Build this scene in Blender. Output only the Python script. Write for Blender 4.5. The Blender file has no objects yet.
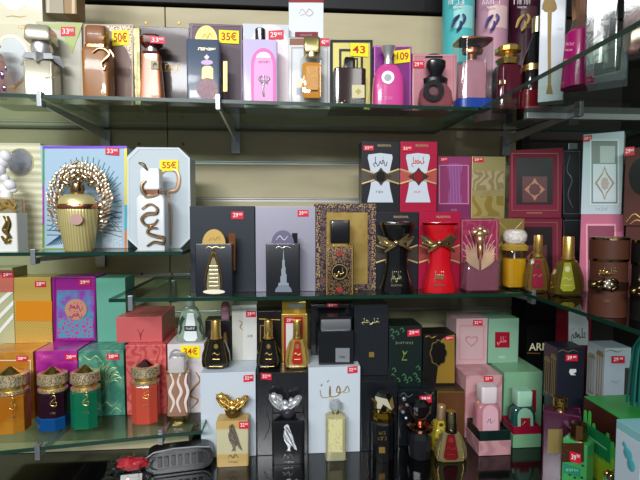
import bpy, bmesh, math, random
from mathutils import Vector, Matrix
random.seed(7)
SC = bpy.context.scene
COL = SC.collection
# ------------------------------------------------------------------ camera
F = 450.0
YAW = math.radians(4.45)
PITCH = math.radians(3.35)
CAMZ = 1.45
CAM = Vector((0, 0, CAMZ))
FW = Vector((math.sin(YAW) * math.cos(PITCH), math.cos(YAW) * math.cos(PITCH), -math.sin(PITCH)))
RT = Vector((math.cos(YAW), -math.sin(YAW), 0))
UP = RT.cross(FW)

def ray(px, py):
    return FW + RT * ((px - 320) / F) + UP * ((240 - py) / F)

def ptY(px, py, Y):
    d = ray(px, py)
    return CAM + d * (Y / d.y)

def hit(px, py, P, n):
    d = ray(px, py)
    return CAM + d * ((P - CAM).dot(n) / d.dot(n))

cd = bpy.data.cameras.new('camera')
cam = bpy.data.objects.new('camera', cd)
COL.objects.link(cam)
cam.matrix_world = Matrix(((RT.x, UP.x, -FW.x, CAM.x), (RT.y, UP.y, -FW.y, CAM.y), (RT.z, UP.z, -FW.z, CAM.z), (0, 0, 0, 1)))
cd.sensor_fit = 'HORIZONTAL'
cd.sensor_width = 36
cd.lens = F / 640 * 36
cd.clip_start = 0.02
SC.camera = cam

# ------------------------------------------------------------------ materials
def lin(h):
    h = h.lstrip('#')
    out = []
    for i in (0, 2, 4):
        c = int(h[i:i + 2], 16) / 255
        out.append(c / 12.92 if c <= 0.04045 else ((c + 0.055) / 1.055) ** 2.4)
    return (*out, 1)

_m = {}
def mat(c, r=.4, m=0., coat=0., tr=0., pat=None, c2=None, sc=60., c3=None, bump=0., st=(1, 1, 1), pos=.5, w=.08, emit=0):
    key = (c, r, m, coat, tr, pat, c2, sc, c3, bump, st, pos, w, emit)
    if key in _m:
        return _m[key]
    M = bpy.data.materials.new('surface_' + c.strip('#') + ('_' + pat if pat else ''))
    M.use_nodes = True
    nt = M.node_tree
    b = nt.nodes['Principled BSDF']
    b.inputs['Base Color'].default_value = lin(c)
    b.inputs['Roughness'].default_value = r
    b.inputs['Metallic'].default_value = m
    b.inputs['Coat Weight'].default_value = coat * .6
    b.inputs['Specular IOR Level'].default_value = .5 if (r < .3 or m or tr) else .3
    b.inputs['Coat Roughness'].default_value = .06
    b.inputs['Transmission Weight'].default_value = tr
    if tr:
        b.inputs['IOR'].default_value = 1.3
    if emit:
        b.inputs['Emission Color'].default_value = lin(c)
        b.inputs['Emission Strength'].default_value = emit
    if pat:
        tc = nt.nodes.new('ShaderNodeTexCoord')
        mp = nt.nodes.new('ShaderNodeMapping')
        mp.inputs['Scale'].default_value = st
        nt.links.new(tc.outputs['Object'], mp.inputs['Vector'])
        if pat == 'noise':
            t = nt.nodes.new('ShaderNodeTexNoise'); t.inputs['Scale'].default_value = sc; t.inputs['Detail'].default_value = 4
            out = t.outputs['Fac']
        elif pat == 'cells':
            t = nt.nodes.new('ShaderNodeTexVoronoi'); t.inputs['Scale'].default_value = sc; t.feature = 'DISTANCE_TO_EDGE'
            out = t.outputs['Distance']
        elif pat == 'dots':
            t = nt.nodes.new('ShaderNodeTexVoronoi'); t.inputs['Scale'].default_value = sc
            out = t.outputs['Distance']
        elif pat in ('wave', 'wavez'):
            t = nt.nodes.new('ShaderNodeTexWave'); t.inputs['Scale'].default_value = sc
            t.bands_direction = 'X' if pat == 'wave' else 'Z'
            out = t.outputs['Fac']
        elif pat == 'swirl':
            t = nt.nodes.new('ShaderNodeTexWave'); t.inputs['Scale'].default_value = sc
            t.inputs['Distortion'].default_value = 14; t.inputs['Detail'].default_value = 1; t.inputs['Detail Scale'].default_value = 2
            out = t.outputs['Fac']
        elif pat == 'rings':
            t = nt.nodes.new('ShaderNodeTexWave'); t.inputs['Scale'].default_value = sc; t.wave_type = 'RINGS'
            t.rings_direction = 'Y'
            out = t.outputs['Fac']
        elif pat == 'lattice':
            mp.inputs['Rotation'].default_value = (0, math.radians(45), 0)
            t = nt.nodes.new('ShaderNodeTexWave'); t.inputs['Scale'].default_value = sc
            t2 = nt.nodes.new('ShaderNodeTexWave'); t2.inputs['Scale'].default_value = sc; t2.bands_direction = 'Z'
            nt.links.new(mp.outputs[0], t2.inputs['Vector'])
            mx = nt.nodes.new('ShaderNodeMath'); mx.operation = 'MAXIMUM'
            nt.links.new(t.outputs['Fac'], mx.inputs[0]); nt.links.new(t2.outputs['Fac'], mx.inputs[1])
            out = mx.outputs[0]
        nt.links.new(mp.outputs[0], t.inputs['Vector'])
        cr = nt.nodes.new('ShaderNodeValToRGB')
        e = cr.color_ramp.elements
        e[0].position = max(0, pos - w); e[0].color = lin(c)
        e[1].position = min(1, pos + w); e[1].color = lin(c2)
        if c3:
            k = cr.color_ramp.elements.new(min(1, pos + 2.6 * w)); k.color = lin(c3)
        nt.links.new(out, cr.inputs[0])
        nt.links.new(cr.outputs[0], b.inputs['Base Color'])
        if bump:
            bp = nt.nodes.new('ShaderNodeBump'); bp.inputs['Strength'].default_value = bump; bp.inputs['Distance'].default_value = .002
            nt.links.new(out, bp.inputs['Height']); nt.links.new(bp.outputs[0], b.inputs['Normal'])
    _m[key] = M
    return M

def glassmat(name, tint, fac=.12, rough=.02, ior=1.45):
    M = bpy.data.materials.new(name)
    M.use_nodes = True
    nt = M.node_tree
    nt.nodes.clear()
    o = nt.nodes.new('ShaderNodeOutputMaterial')
    t = nt.nodes.new('ShaderNodeBsdfTransparent'); t.inputs[0].default_value = lin(tint)
    g = nt.nodes.new('ShaderNodeBsdfGlossy'); g.inputs['Roughness'].default_value = rough
    fr = nt.nodes.new('ShaderNodeFresnel'); fr.inputs[0].default_value = ior
    ad = nt.nodes.new('ShaderNodeMath'); ad.operation = 'ADD'; ad.inputs[1].default_value = fac; ad.use_clamp = True
    mx = nt.nodes.new('ShaderNodeMixShader')
    ge = nt.nodes.new('ShaderNodeNewGeometry')
    iv = nt.nodes.new('ShaderNodeMath'); iv.operation = 'SUBTRACT'; iv.inputs[0].default_value = 1
    ml = nt.nodes.new('ShaderNodeMath'); ml.operation = 'MULTIPLY'
    nt.links.new(ge.outputs['Backfacing'], iv.inputs[1])
    nt.links.new(fr.outputs[0], ad.inputs[0])
    nt.links.new(ad.outputs[0], ml.inputs[0]); nt.links.new(iv.outputs[0], ml.inputs[1])
    nt.links.new(ml.outputs[0], mx.inputs[0])
    nt.links.new(t.outputs[0], mx.inputs[1]); nt.links.new(g.outputs[0], mx.inputs[2]); nt.links.new(mx.outputs[0], o.inputs[0])
    return M

GLASS = glassmat('shelf_glass', '#eaf5ee', .02, ior=1.5)
CLEAR = glassmat('clear_glass', '#f4f4f0', .06)
CLEARP = glassmat('clear_plastic', '#eef0ee', .08, .08, 1.45)
EDGE = mat('#0d3327', .3)
GOLD = mat('#e4be6c', .27, .9)
PGOLD = mat('#ead9a4', .28, 1.)
RGOLD = mat('#c98a6a', .22, 1.)
DGOLD = mat('#8a6a34', .3, 1.)
GINK = mat('#b8924a', .4, .7)
CHROME = mat('#dfe1e3', .3, .78)
ALU = mat('#b8bbbc', .35, 1.)
BLACK = mat('#101013', .25, coat=.4)
BLACKM = mat('#17171a', .5)
WHITE = mat('#eeeeee', .5)
INK = mat('#1c1a1c', .6)
RED = mat('#d81f3a', .45)
YEL = mat('#f5e70c', .5)
REDINK = mat('#c2332a', .6)

# ------------------------------------------------------------------ mesh helpers
def link(name, bm, material, parent=None, smooth=False, loc=None):
    bmesh.ops.recalc_face_normals(bm, faces=bm.faces)
    me = bpy.data.meshes.new(name)
    bm.to_mesh(me)
    bm.free()
    if smooth:
        for p in me.polygons:
            p.use_smooth = True
        if hasattr(me, 'set_sharp_from_angle'):
            me.set_sharp_from_angle(angle=math.radians(38))
    me.materials.append(material)
    o = bpy.data.objects.new(name, me)
    COL.objects.link(o)
    if parent is not None:
        o.parent = parent
    if loc is not None:
        o.location = loc
    return o

def bx(bm, x0, x1, y0, y1, z0, z1, bev=0.):
    r = bmesh.ops.create_cube(bm, size=1)
    for v in r['verts']:
        v.co = Vector((x0 + (v.co.x + .5) * (x1 - x0), y0 + (v.co.y + .5) * (y1 - y0), z0 + (v.co.z + .5) * (z1 - z0)))
    if bev:
        es = list({e for v in r['verts'] for e in v.link_edges})
        bmesh.ops.bevel(bm, geom=es, offset=bev, segments=2, affect='EDGES', profile=.6)

def prism(bm, pts, y0, y1):
    """polygon pts in x,z extruded from y0 to y1"""
    a = [bm.verts.new((x, y0, z)) for x, z in pts]
    b = [bm.verts.new((x, y1, z)) for x, z in pts]
    bm.faces.new(a)
    bm.faces.new(b[::-1])
    n = len(pts)
    for i in range(n):
        bm.faces.new((a[i], b[i], b[(i + 1) % n], a[(i + 1) % n]))

def ringprism(bm, po, pi_, y0, y1):
    n = len(po)
    A = [bm.verts.new((x, y0, z)) for x, z in po]; B = [bm.verts.new((x, y0, z)) for x, z in pi_]
    C = [bm.verts.new((x, y1, z)) for x, z in po]; D = [bm.verts.new((x, y1, z)) for x, z in pi_]
    for i in range(n):
        j = (i + 1) % n
        bm.faces.new((A[i], A[j], B[j], B[i])); bm.faces.new((C[j], C[i], D[i], D[j]))
        bm.faces.new((A[j], A[i], C[i], C[j])); bm.faces.new((B[i], B[j], D[j], D[i]))

def tube(bm, pts, rads, n=6, flat=1.):
    pts = [Vector(p) for p in pts]
    if not hasattr(rads, '__len__'):
        rads = [rads] * len(pts)
    rings = []
    for i, p in enumerate(pts):
        t = (pts[min(i + 1, len(pts) - 1)] - pts[max(i - 1, 0)])
        if t.length < 1e-9:
            t = Vector((1, 0, 0))
        t.normalize()
        y = Vector((0, 1, 0))
        if abs(t.dot(y)) > .95:
            y = Vector((1, 0, 0))
        a = t.cross(y).normalized(); b = a.cross(t).normalized()
        rings.append([bm.verts.new(p + a * math.cos(2 * math.pi * k / n) * rads[i] + b * math.sin(2 * math.pi * k / n) * rads[i] * flat) for k in range(n)])
    for r0, r1 in zip(rings, rings[1:]):
        for k in range(n):
            bm.faces.new((r0[k], r0[(k + 1) % n], r1[(k + 1) % n], r1[k]))
    bm.faces.new(rings[0][::-1]); bm.faces.new(rings[-1])

def smoothpts(pts, n=5):
    """Catmull-Rom through 2d/3d points"""
    P = [Vector(p) for p in pts]
    if len(P) < 3:
        return P
    P = [P[0] * 2 - P[1]] + P + [P[-1] * 2 - P[-2]]
    out = []
    for i in range(1, len(P) - 2):
        for k in range(n):
            t = k / n
            out.append(.5 * ((2 * P[i]) + (P[i + 1] - P[i - 1]) * t + (2 * P[i - 1] - 5 * P[i] + 4 * P[i + 1] - P[i + 2]) * t * t + (3 * P[i] - P[i - 1] - 3 * P[i + 1] + P[i + 2]) * t ** 3))
    out.append(P[-2])
    return out

def shape(kind, n=28):
    """unit outline in [0,1]^2 (v up)"""
    c, s = math.cos, math.sin
    T = 2 * math.pi
    if kind == 'rect':
        return [(0, 0), (1, 0), (1, 1), (0, 1)]
    if kind == 'round':
        return [(.5 + .5 * c(T * k / n), .5 + .5 * s(T * k / n)) for k in range(n)]
    if kind == 'half':
        return [(.5 + .5 * c(math.pi * k / 16), s(math.pi * k / 16)) for k in range(17)]
    if kind == 'arch':
        return [(0, 0), (1, 0)] + [(.5 + .5 * c(math.pi * k / 14), .72 + .28 * s(math.pi * k / 14)) for k in range(15)]
    if kind == 'oct':
        q = .17
        return [(q, 0), (1 - q, 0), (1, q * .6), (1, 1 - q * .6), (1 - q, 1), (q, 1), (0, 1 - q * .6), (0, q * .6)]
    if kind == 'scallop':
        return [(.5 + .5 * (.86 + .14 * abs(c(4 * T * k / 64))) * c(T * k / 64), .5 + .5 * (.86 + .14 * abs(c(4 * T * k / 64))) * s(T * k / 64)) for k in range(64)]
    if kind == 'diamond':
        return [(.5, 0), (.62, .2), (1, .5), (.62, .8), (.5, 1), (.38, .8), (0, .5), (.38, .2)]
    if kind == 'drop':
        return [(.2, 0), (.8, 0), (1, .14), (.98, .3), (.7, .85), (.62, .97), (.5, 1), (.38, .97), (.3, .85), (.02, .3), (0, .14)]
    if kind == 'trap':
        return [(0, .1), (.2, 0), (.8, 0), (1, .1), (.72, 1), (.28, 1)]
    if kind == 'glasswaist':
        L = [(0, 0), (1, 0)]
        L += [(1 - .18 * math.sin(math.pi * t), t) for t in (.1, .2, .3, .4, .5, .6, .7, .8, .9)]
        L += [(.9, 1), (.5, 1.03), (.1, 1)]
        L += [(.18 * math.sin(math.pi * t), t) for t in (.9, .8, .7, .6, .5, .4, .3, .2, .1)]
        return L
    if kind == 'waist':
        L = [(.04, 0), (.96, 0)]
        for k in range(1, 10):
            t = k / 10
            L.append((.5 + (.46 - .14 * math.sin(math.pi * min(1, t * 1.05)) ** 1.2), t))
        L += [(.92, .97), (.5, 1), (.08, .97)]
        for k in range(9, 0, -1):
            t = k / 10
            L.append((.5 - (.46 - .14 * math.sin(math.pi * min(1, t * 1.05)) ** 1.2), t))
        return L
    if kind == 'sail':
        return [(.1, 0), (.9, 0), (.95, .2), (.9, .45), (.75, .7), (.56, .92), (.5, 1), (.44, .92), (.25, .7), (.1, .45), (.05, .2)]
    if kind == 'tower':
        return [(.1, 0), (.5, -.04), (.9, 0), (.9, .1), (.74, .12), (.74, .34), (.66, .36), (.66, .52), (.6, .54), (.6, .7), (.55, .72), (.52, .95), (.5, 1), (.48, .95), (.45, .72), (.4, .7), (.4, .5), (.33, .48), (.33, .3), (.26, .28), (.26, .12), (.1, .1)]
    if kind == 'bird':
        return [(.42, 1), (.5, .98), (.56, .9), (.62, .78), (.72, .6), (.8, .42), (.9, .22), (1, .02), (.84, .1), (.74, .2), (.66, .22), (.6, .1), (.62, 0), (.5, .02), (.4, .0), (.48, .1), (.44, .22), (.28, .4), (.22, .58), (.27, .74), (.3, .84), (.24, .88), (.3, .95)]
    if kind == 'heart':
        return [(.5 + .5 * s(T * k / 32) ** 3, .55 + (13 * c(T * k / 32) - 5 * c(2 * T * k / 32) - 2 * c(3 * T * k / 32)) / 30) for k in range(32)]

_txt = {}
def textmesh(s):
    if s in _txt:
        return _txt[s]
    c = bpy.data.curves.new('lettering', 'FONT')
    c.body = s
    c.align_x = 'CENTER'; c.align_y = 'CENTER'
    c.extrude = .02
    c.offset = .012
    o = bpy.data.objects.new('lettering', c)
    COL.objects.link(o)
    dg = bpy.context.evaluated_depsgraph_get()
    me = bpy.data.meshes.new_from_object(o.evaluated_get(dg))
    bpy.data.objects.remove(o)
    bpy.data.curves.remove(c)
    _txt[s] = me
    return me

class Item:
    def __init__(s, name, label, cat, loc, rz=0, group=None):
        s.o = bpy.data.objects.new(name, None)
        COL.objects.link(s.o)
        s.o.empty_display_size = .02
        s.o.location = loc
        s.o.rotation_euler = (0, 0, rz)
        s.o['label'] = label; s.o['category'] = cat
        if group:
            s.o['group'] = group
        s.P = Vector(loc); s.rz = rz
        s.clamp = name not in ('shelf_bracket', 'side_bracket', 'cross_rail')
        s.dir = Vector((math.cos(rz), math.sin(rz), 0))
        s.n = Vector((-math.sin(rz), math.cos(rz), 0))
    def m(s, px, py, y=0.):
        """pixel -> local x,z on the plane local y = y"""
        h = hit(px, py, s.P + s.n * y, s.n)
        d = h - s.P
        return d.dot(s.dir), d.z
    def mesh(s, name, bm, material, parent=None, smooth=False, label=None):
        for v in bm.verts:
            if s.clamp and v.co.z < .0004 and v.co.z != 0:
                v.co.z = .0004
        o = link(name, bm, material, parent or s.o, smooth)
        if label:
            o['label'] = label
        return o
    def poly(s, name, pts, material, y=0., t=.0007, parent=None, smooth=False, label=None):
        bm = bmesh.new()
        prism(bm, [s.m(a, b, y) for a, b in pts], y - t, y)
        return s.mesh(name, bm, material, parent, smooth, label)
    def _out(s, x0, y0, x1, y1, kind, y):
        return [s.m(x0 + (x1 - x0) * u, y1 + (y0 - y1) * v, y) for u, v in shape(kind)]
    def panel(s, name, x0, y0, x1, y1, material, kind='rect', y=0., t=.0007, parent=None, label=None):
        bm = bmesh.new()
        prism(bm, s._out(x0, y0, x1, y1, kind, y), y - t, y)
        return s.mesh(name, bm, material, parent, False, label)
    def frame(s, name, x0, y0, x1, y1, w, material, kind='rect', y=0., t=.001, parent=None, label=None):
        bm = bmesh.new()
        ringprism(bm, s._out(x0, y0, x1, y1, kind, y), s._out(x0 + w, y0 + w, x1 - w, y1 - w, kind, y), y - t, y)
        return s.mesh(name, bm, material, parent, False, label)
    def strokes(s, name, lines, w, material, y=0., parent=None, flat=.4, sm=True, label=None, taper=True):
        """lines: list of pixel polylines; w half width in px"""
        bm = bmesh.new()
        k = s.scale() * w
        for L in lines:
            P = [Vector((*s.m(a, b, y), 0)) for a, b in L]
            P = [Vector((p.x, y - k * flat * .7, p.y)) for p in (smoothpts(P) if sm else P)]
            n = len(P)
            tube(bm, P, [k * (.45 + .55 * math.sin(math.pi * (i + .5) / n)) if taper else k for i in range(n)], 6, flat)
        return s.mesh(name, bm, material, parent, True, label)
    def blobs(s, name, L, material, parent=None, label=None, sub=2):
        """L: (px,py,ylocal,rx px,rz px,ry px, rot)"""
        bm = bmesh.new()
        k = s.scale()
        for q in L:
            px, py, y, rx, rz_, ry = q[:6]
            rot = q[6] if len(q) > 6 else 0
            x, z = s.m(px, py, y)
            M = Matrix.Translation((x, y, z)) @ Matrix.Rotation(-math.radians(rot), 4, 'Y') @ Matrix.Diagonal((rx * k, ry * k, rz_ * k, 1))
            bmesh.ops.create_icosphere(bm, subdivisions=sub, radius=1, matrix=M)
        return s.mesh(name, bm, material, parent, True, label)
    def scale(s):
        return (s.P - CAM).y / F
    def text(s, txt, px, py, hpx, material, y=0., name='lettering', parent=None, wpx=None, rot=0):
        if not (txt[0].isdigit() and txt != '24 K') and txt not in ('MARWA', 'ARMAF', 'WATER'):
            # print too small to read in the photograph: a row of small letter-like marks
            w = wpx or len(txt) * hpx * .75
            n = max(3, min(9, len(txt)))
            rr = random.Random(len(txt) * 7 + int(px))
            L = []
            for i in range(n):
                cx = px - w / 2 + (i + .5) * w / n
                a = w / n * .32
                h = hpx * .5
                sh = rr.choice((((-a, h), (-a, -h), (a, -h)), ((-a, h), (0, -h), (a, h)), ((-a, -h), (a, -h), (a, h), (-a, h)), ((0, -h), (0, h)), ((-a, h), (-a, -h), (a, h), (a, -h))))
                L.append([(cx + u, py + v) for u, v in sh])
            return s.strokes(name, L, max(.22, hpx * .09), material, y=y - .0002, parent=parent, sm=False, taper=False)
        me0 = textmesh(txt)
        key = (txt, material.name)
        if key not in _txt:
            me = me0.copy(); me.materials.clear(); me.materials.append(material); me.name = 'lettering'
            _txt[key] = me
        o = bpy.data.objects.new(name, _txt[key])
        COL.objects.link(o)
        x, z = s.m(px, py, y)
        k = hpx * s.scale() / .72
        xs = [v.co.x for v in me0.vertices]
        wd = (max(xs) - min(xs)) if xs else 1
        kx = k if wpx is None else wpx * s.scale() / wd
        o.matrix_local = Matrix.Translation((x, y - .0003, z)) @ Matrix.Rotation(math.radians(rot), 4, 'Y') @ Matrix.Rotation(math.pi / 2, 4, 'X') @ Matrix.Diagonal((kx, k, .01, 1))
        o.parent = parent or s.o
        return o
    def tag(s, x0, y0, x1, y1, num='33', yellow=False, y=0., tilt=0):
        """price sticker with its writing as a sub-part"""
        if yellow:
            p = s.poly('price_sticker', [(x0, y1), (x1, y1 + tilt), (x1, y0 + tilt), (x0, y0)], YEL, y, .0009, label='yellow price sticker with handwritten price')
            s.text(num, (x0 + x1) / 2, (y0 + y1 + tilt) / 2, (y1 - y0) * .55, REDINK, y - .0009, 'price_text', p, wpx=(x1 - x0) * .72)
        else:
            p = s.poly('price_sticker', [(x0, y1), (x1, y1 + tilt), (x1, y0 + tilt), (x0, y0)], RED, y, .0009, label='red price sticker with white figures')
            s.text(num, x0 + (x1 - x0) * .34, (y0 + y1 + tilt) / 2, (y1 - y0) * .55, WHITE, y - .0009, 'price_text', p, wpx=(x1 - x0) * .42)
            s.text('90€', x0 + (x1 - x0) * .76, (y0 + y1 + tilt) / 2 - (y1 - y0) * .12, (y1 - y0) * .3, WHITE, y - .0009, 'price_text', p, wpx=(x1 - x0) * .3)
        return p
    def loft(s, name, secs, material, n=2., ratio=1., dep=None, cx=None, sides=32, y=0., parent=None, smooth=True, label=None, rot=0.):
        """secs: (py, half width px [, half depth px]); py None = the base"""
        bm = bmesh.new()
        k = s.scale()
        base = s.cx if cx is None else cx
        ox = s.m(base, s.py0, y)[0]
        rings = []
        for q in secs:
            py, hw = q[0], max(q[1], .05)
            z = 0. if py is None else s.m(base, py, y)[1]
            hd = (q[2] if len(q) > 2 else (dep if dep is not None else hw * ratio)) * k
            hw *= k
            R = []
            for i in range(sides):
                a = 2 * math.pi * (i + .5) / sides + rot
                ca, sa = math.cos(a), math.sin(a)
                ex = 2. / n
                R.append(bm.verts.new((ox + hw * math.copysign(abs(ca) ** ex, ca), y + hd * math.copysign(abs(sa) ** ex, sa), z)))
            rings.append(R)
        for r0, r1 in zip(rings, rings[1:]):
            for i in range(sides):
                bm.faces.new((r0[i], r0[(i + 1) % sides], r1[(i + 1) % sides], r1[i]))
        bm.faces.new(rings[0]); bm.faces.new(rings[-1][::-1])
        return s.mesh(name, bm, material, parent, smooth, label)

def Box(name, label, x0, x1, yt, z, Y, d, material, rz=0, group=None, cat='perfume box', bev=.0008, part='carton', ztop=None):
    """a carton: front face through pixels x0..x1, top edge yt, standing on height z, front at distance Y (at x0)"""
    ym = (yt + 60) if ztop is None else 210
    P0 = ptY(x0, ym, Y)
    dr = Vector((math.cos(rz), math.sin(rz), 0)); n = Vector((-math.sin(rz), math.cos(rz), 0))
    P1 = hit(x1, ym, P0, n)
    w = (P1 - P0).dot(dr)
    mid = P0 + dr * w / 2
    it = Item(name, label, cat, (mid.x, mid.y, z), rz, group)
    h = (hit((x0 + x1) / 2, yt, mid, n).z - z) if ztop is None else ztop - z
    it.w, it.h, it.d = w, h, d
    it.cx = (x0 + x1) / 2; it.py0 = yt
    bm = bmesh.new()
    bx(bm, -w / 2, w / 2, 0, d, 0.0002, h, bev)
    it.body = it.mesh(part, bm, material)
    it.top = z + h
    return it

def Bot(name, label, cx, Y, z, group=None, cat='perfume bottle', rz=0, py0=250):
    P = ptY(cx, py0, Y)
    it = Item(name, label, cat, (P.x, Y, z + .0003), rz, group)
    it.cx = cx; it.py0 = py0
    return it

def calli(cx, cy, w, h, seed=1, n=5):
    """joined looping script: bowls, risers and dots, in pixels"""
    rr = random.Random(seed)
    L = []
    x = cx + w / 2
    base = cy + h * .25
    st = w / n
    line = [(x, base - h * .2)]
    for i in range(n):
        k = rr.choice('aolb')
        if k == 'a':
            line += [(x - st * .3, base + h * .05), (x - st * .6, base - h * .25), (x - st, base)]
        elif k == 'o':
            line += [(x - st * .2, base + h * .2), (x - st * .7, base + h * .28), (x - st, base)]
        elif k == 'l':
            L.append([(x - st * .5, base - h * .72), (x - st * .45, base)])
            line += [(x - st * .5, base), (x - st, base)]
        else:
            line += [(x - st * .4, base - h * .35), (x - st * .8, base - h * .3), (x - st * .5, base), (x - st, base)]
        if rr.random() < .5:
            L.append([(x - st * .6, base - h * .6), (x - st * .4, base - h * .66)])
        x -= st
    line += [(x - st * .1, base + h * .2), (x + st * .5, base + h * .4)]
    return [line] + L

def single(name, bm, material, label=None, cat=None, kind=None, group=None, smooth=False, loc=None):
    o = link(name, bm, material, None, smooth, loc)
    if label: o['label'] = label
    if cat: o['category'] = cat
    if kind: o['kind'] = kind
    if group: o['group'] = group
    return o
def zat(px, py, Y):
    return ptY(px, py, Y).z
# ------------------------------------------------------------------ levels
TOPZ = CAMZ + .212
LMZ = CAMZ - .070
CENZ = CAMZ - .157
LBZ = CAMZ - .402
CTZ = CAMZ - .480
WY = 1.155            # face of the slat wall
RX = .475             # left edge of the shelf run on the right wall

# ------------------------------------------------------------------ setting
wood = mat('#c4b898', .5, pat='noise', c2='#b8ab88', sc=6, st=(1, 1, 5), w=.25)
wooddark = mat('#5d5240', .6, pat='noise', c2='#4c4233', sc=6, st=(1, 1, 5), w=.25)
darkw = mat('#241f1d', .6)
blackw = mat('#0e0e10', .45)
# slat wall: boards with grooves between, an aluminium insert in each groove
rails = [163, 200, 236.5, 274, 311, 126, 89, 52]
zr = sorted(zat(280, p, WY) for p in rails)
z0, z1 = CAMZ - .56, zat(280, 9, WY)
XL, XS = -1.3, .608
bm = bmesh.new()
edges = [z0] + zr + [z1]
seams = [ptY(170, 270, WY).x, ptY(640, 0, WY).x]
for i in range(len(edges) - 1):
    for xa, xb in ((XL, seams[0] - .0012), (seams[0] + .0012, XS)):
        bx(bm, xa, xb, WY, WY + .016, edges[i] + (.005 if i else 0), edges[i + 1] - .005, .0012)
single('wall_back', bm, wood, kind='structure')
bm = bmesh.new(); bx(bm, XL, XS, WY + .0165, WY + .03, z0, z1 + .4)
single('wall_rear', bm, mat('#2a2620', .7), kind='structure')
for i, z in enumerate(zr):
    if abs(z - zat(280, 89, WY)) < .002 or abs(z - zat(280, 52, WY)) < .002:
        continue
    bm = bmesh.new()
    bx(bm, XL, XS, WY + .004, WY + .0155, z - .0045, z + .0045, .0008)
    bx(bm, XL, XS, WY - .0015, WY + .006, z + .0015, z + .0040, .0005)
    single('trim_%d' % (i + 1), bm, mat('#dcdbd6', .3, .4), kind='structure')
bm = bmesh.new(); bx(bm, XL, XS + .3, WY - .01, WY + .016, z1 + .002, z1 + .4, .001)
single('trim_20', bm, blackw, kind='structure')
bm = bmesh.new(); bx(bm, XS, XS + .02, WY - .03, WY + .03, z0, z1 + .002, .001)
single('trim_21', bm, blackw, kind='structure')
bm = bmesh.new(); bx(bm, XS + .021, .92, WY + .002, WY + .03, z0, z1 + .4)
single('wall_corner', bm, darkw, kind='structure')
bm = bmesh.new(); bx(bm, .90, .92, -1.2, WY, z0, z1 + .4)
single('wall_right', bm, darkw, kind='structure')
bm = bmesh.new(); bx(bm, XL, XL + .02, 0.2, WY, z0, z1 + .4)
single('wall_left', bm, wood, kind='structure')
bm = bmesh.new(); bx(bm, -2.2, 1.6, -2.2, 2, -.02, 0)
single('floor', bm, mat('#6d6a66', .35, pat='noise', c2='#7c7974', sc=3), kind='structure')
# screws in the boards
for px, py in ((139, 144), (183, 144), (146, 23), (179, 23), (142, 274), (172, 274)):
    p = ptY(px, py, WY)
    bm = bmesh.new()
    bmesh.ops.create_cone(bm, cap_ends=True, segments=16, radius1=.0034, radius2=.0026, depth=.0016, matrix=Matrix.Translation((p.x, WY - .0009, p.z)) @ Matrix.Rotation(math.pi / 2, 4, 'X'))
    single('wall_screw', bm, DGOLD, 'small round screw head set in the light wooden slat board', 'screw', group='screws in the slat wall')

# black glossy counter
t = Item('display_counter', 'black glossy counter below the glass shelves', 'counter', (.1, .75, 0))
bm = bmesh.new(); bx(bm, -1.25, .79, -.22, .40, CTZ - .03, CTZ - .0002, .003)
t.mesh('countertop', bm, mat('#070708', .13, coat=.4))
bm = bmesh.new(); bx(bm, -1.23, .77, -.15, .38, .06, CTZ - .0305, .002)
t.mesh('cabinet_body', bm, blackw)
bm = bmesh.new(); bx(bm, -1.2, .74, -.12, .36, 0.0005, .0595)
t.mesh('plinth', bm, darkw)
# wooden plinth board below the lowest glass shelf
bm = bmesh.new(); bx(bm, -1.2, -.20, .92, WY - .002, CTZ + .0003, CTZ + .022, .001)
single('wooden_ledge', bm, wood, 'low light wooden board lying on the black counter under the lowest glass shelf', 'board')

def gshelf(label, pts, ztop, th=.0065):
    """pts: plan outline; glass slab with a green polished edge"""
    it = Item('glass_shelf', label, 'shelf', (pts[0][0], pts[0][1], ztop - th), 0)
    ox, oy = pts[0]
    bm = bmesh.new()
    ins = 0.0012
    cx = sum(p[0] for p in pts) / len(pts) - ox; cy = sum(p[1] for p in pts) / len(pts) - oy
    L = [(p[0] - ox, p[1] - oy) for p in pts]
    I = [(x + (ins if x < cx else -ins), y + (ins if y < cy else -ins)) for x, y in L]
    a = [bm.verts.new((x, y, 0)) for x, y in I]; b = [bm.verts.new((x, y, th)) for x, y in I]
    bm.faces.new(a[::-1]); bm.faces.new(b)
    it.mesh('glass_pane', bm, GLASS)
    bm = bmesh.new()
    A = [bm.verts.new((x, y, 0)) for x, y in L]; B = [bm.verts.new((x, y, th)) for x, y in L]
    C = [bm.verts.new((x, y, 0)) for x, y in I]; D = [bm.verts.new((x, y, th)) for x, y in I]
    n = len(L)
    for i in range(n):
        j = (i + 1) % n
        bm.faces.new((A[i], A[j], B[j], B[i])); bm.faces.new((C[j], C[i], D[i], D[j]))
        bm.faces.new((B[i], B[j], D[j], D[i])); bm.faces.new((A[j], A[i], C[i], C[j]))
    it.mesh('polished_edge', bm, EDGE, label='dark green polished glass edge')
    return it
gshelf('long top glass shelf with a green edge on the slat wall', [(-1.2, .818), (.386, .884), (.386, WY - .004), (-1.2, WY - .004)], TOPZ)
gshelf('upper glass shelf on the dark side wall, edge running toward the viewer', [(.389, .30), (.885, .30), (.885, 1.10), (.389, 1.10)], TOPZ)
gshelf('short middle glass shelf holding the gold vase bottle and the white octagonal box', [(-1.2, .85), (-.19, .85), (-.19, WY - .004), (-1.2, WY - .004)], LMZ)
gshelf('central glass shelf holding the two tower boxes and the hourglass bottles', [(-.325, .85), (.470, .85), (.470, WY - .004), (-.325, WY - .004)], CENZ)
gshelf('lower glass shelf on the dark side wall under the brown banded bottle', [(RX, .30), (.885, .30), (.885, 1.14), (RX, 1.14)], CENZ)
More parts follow.
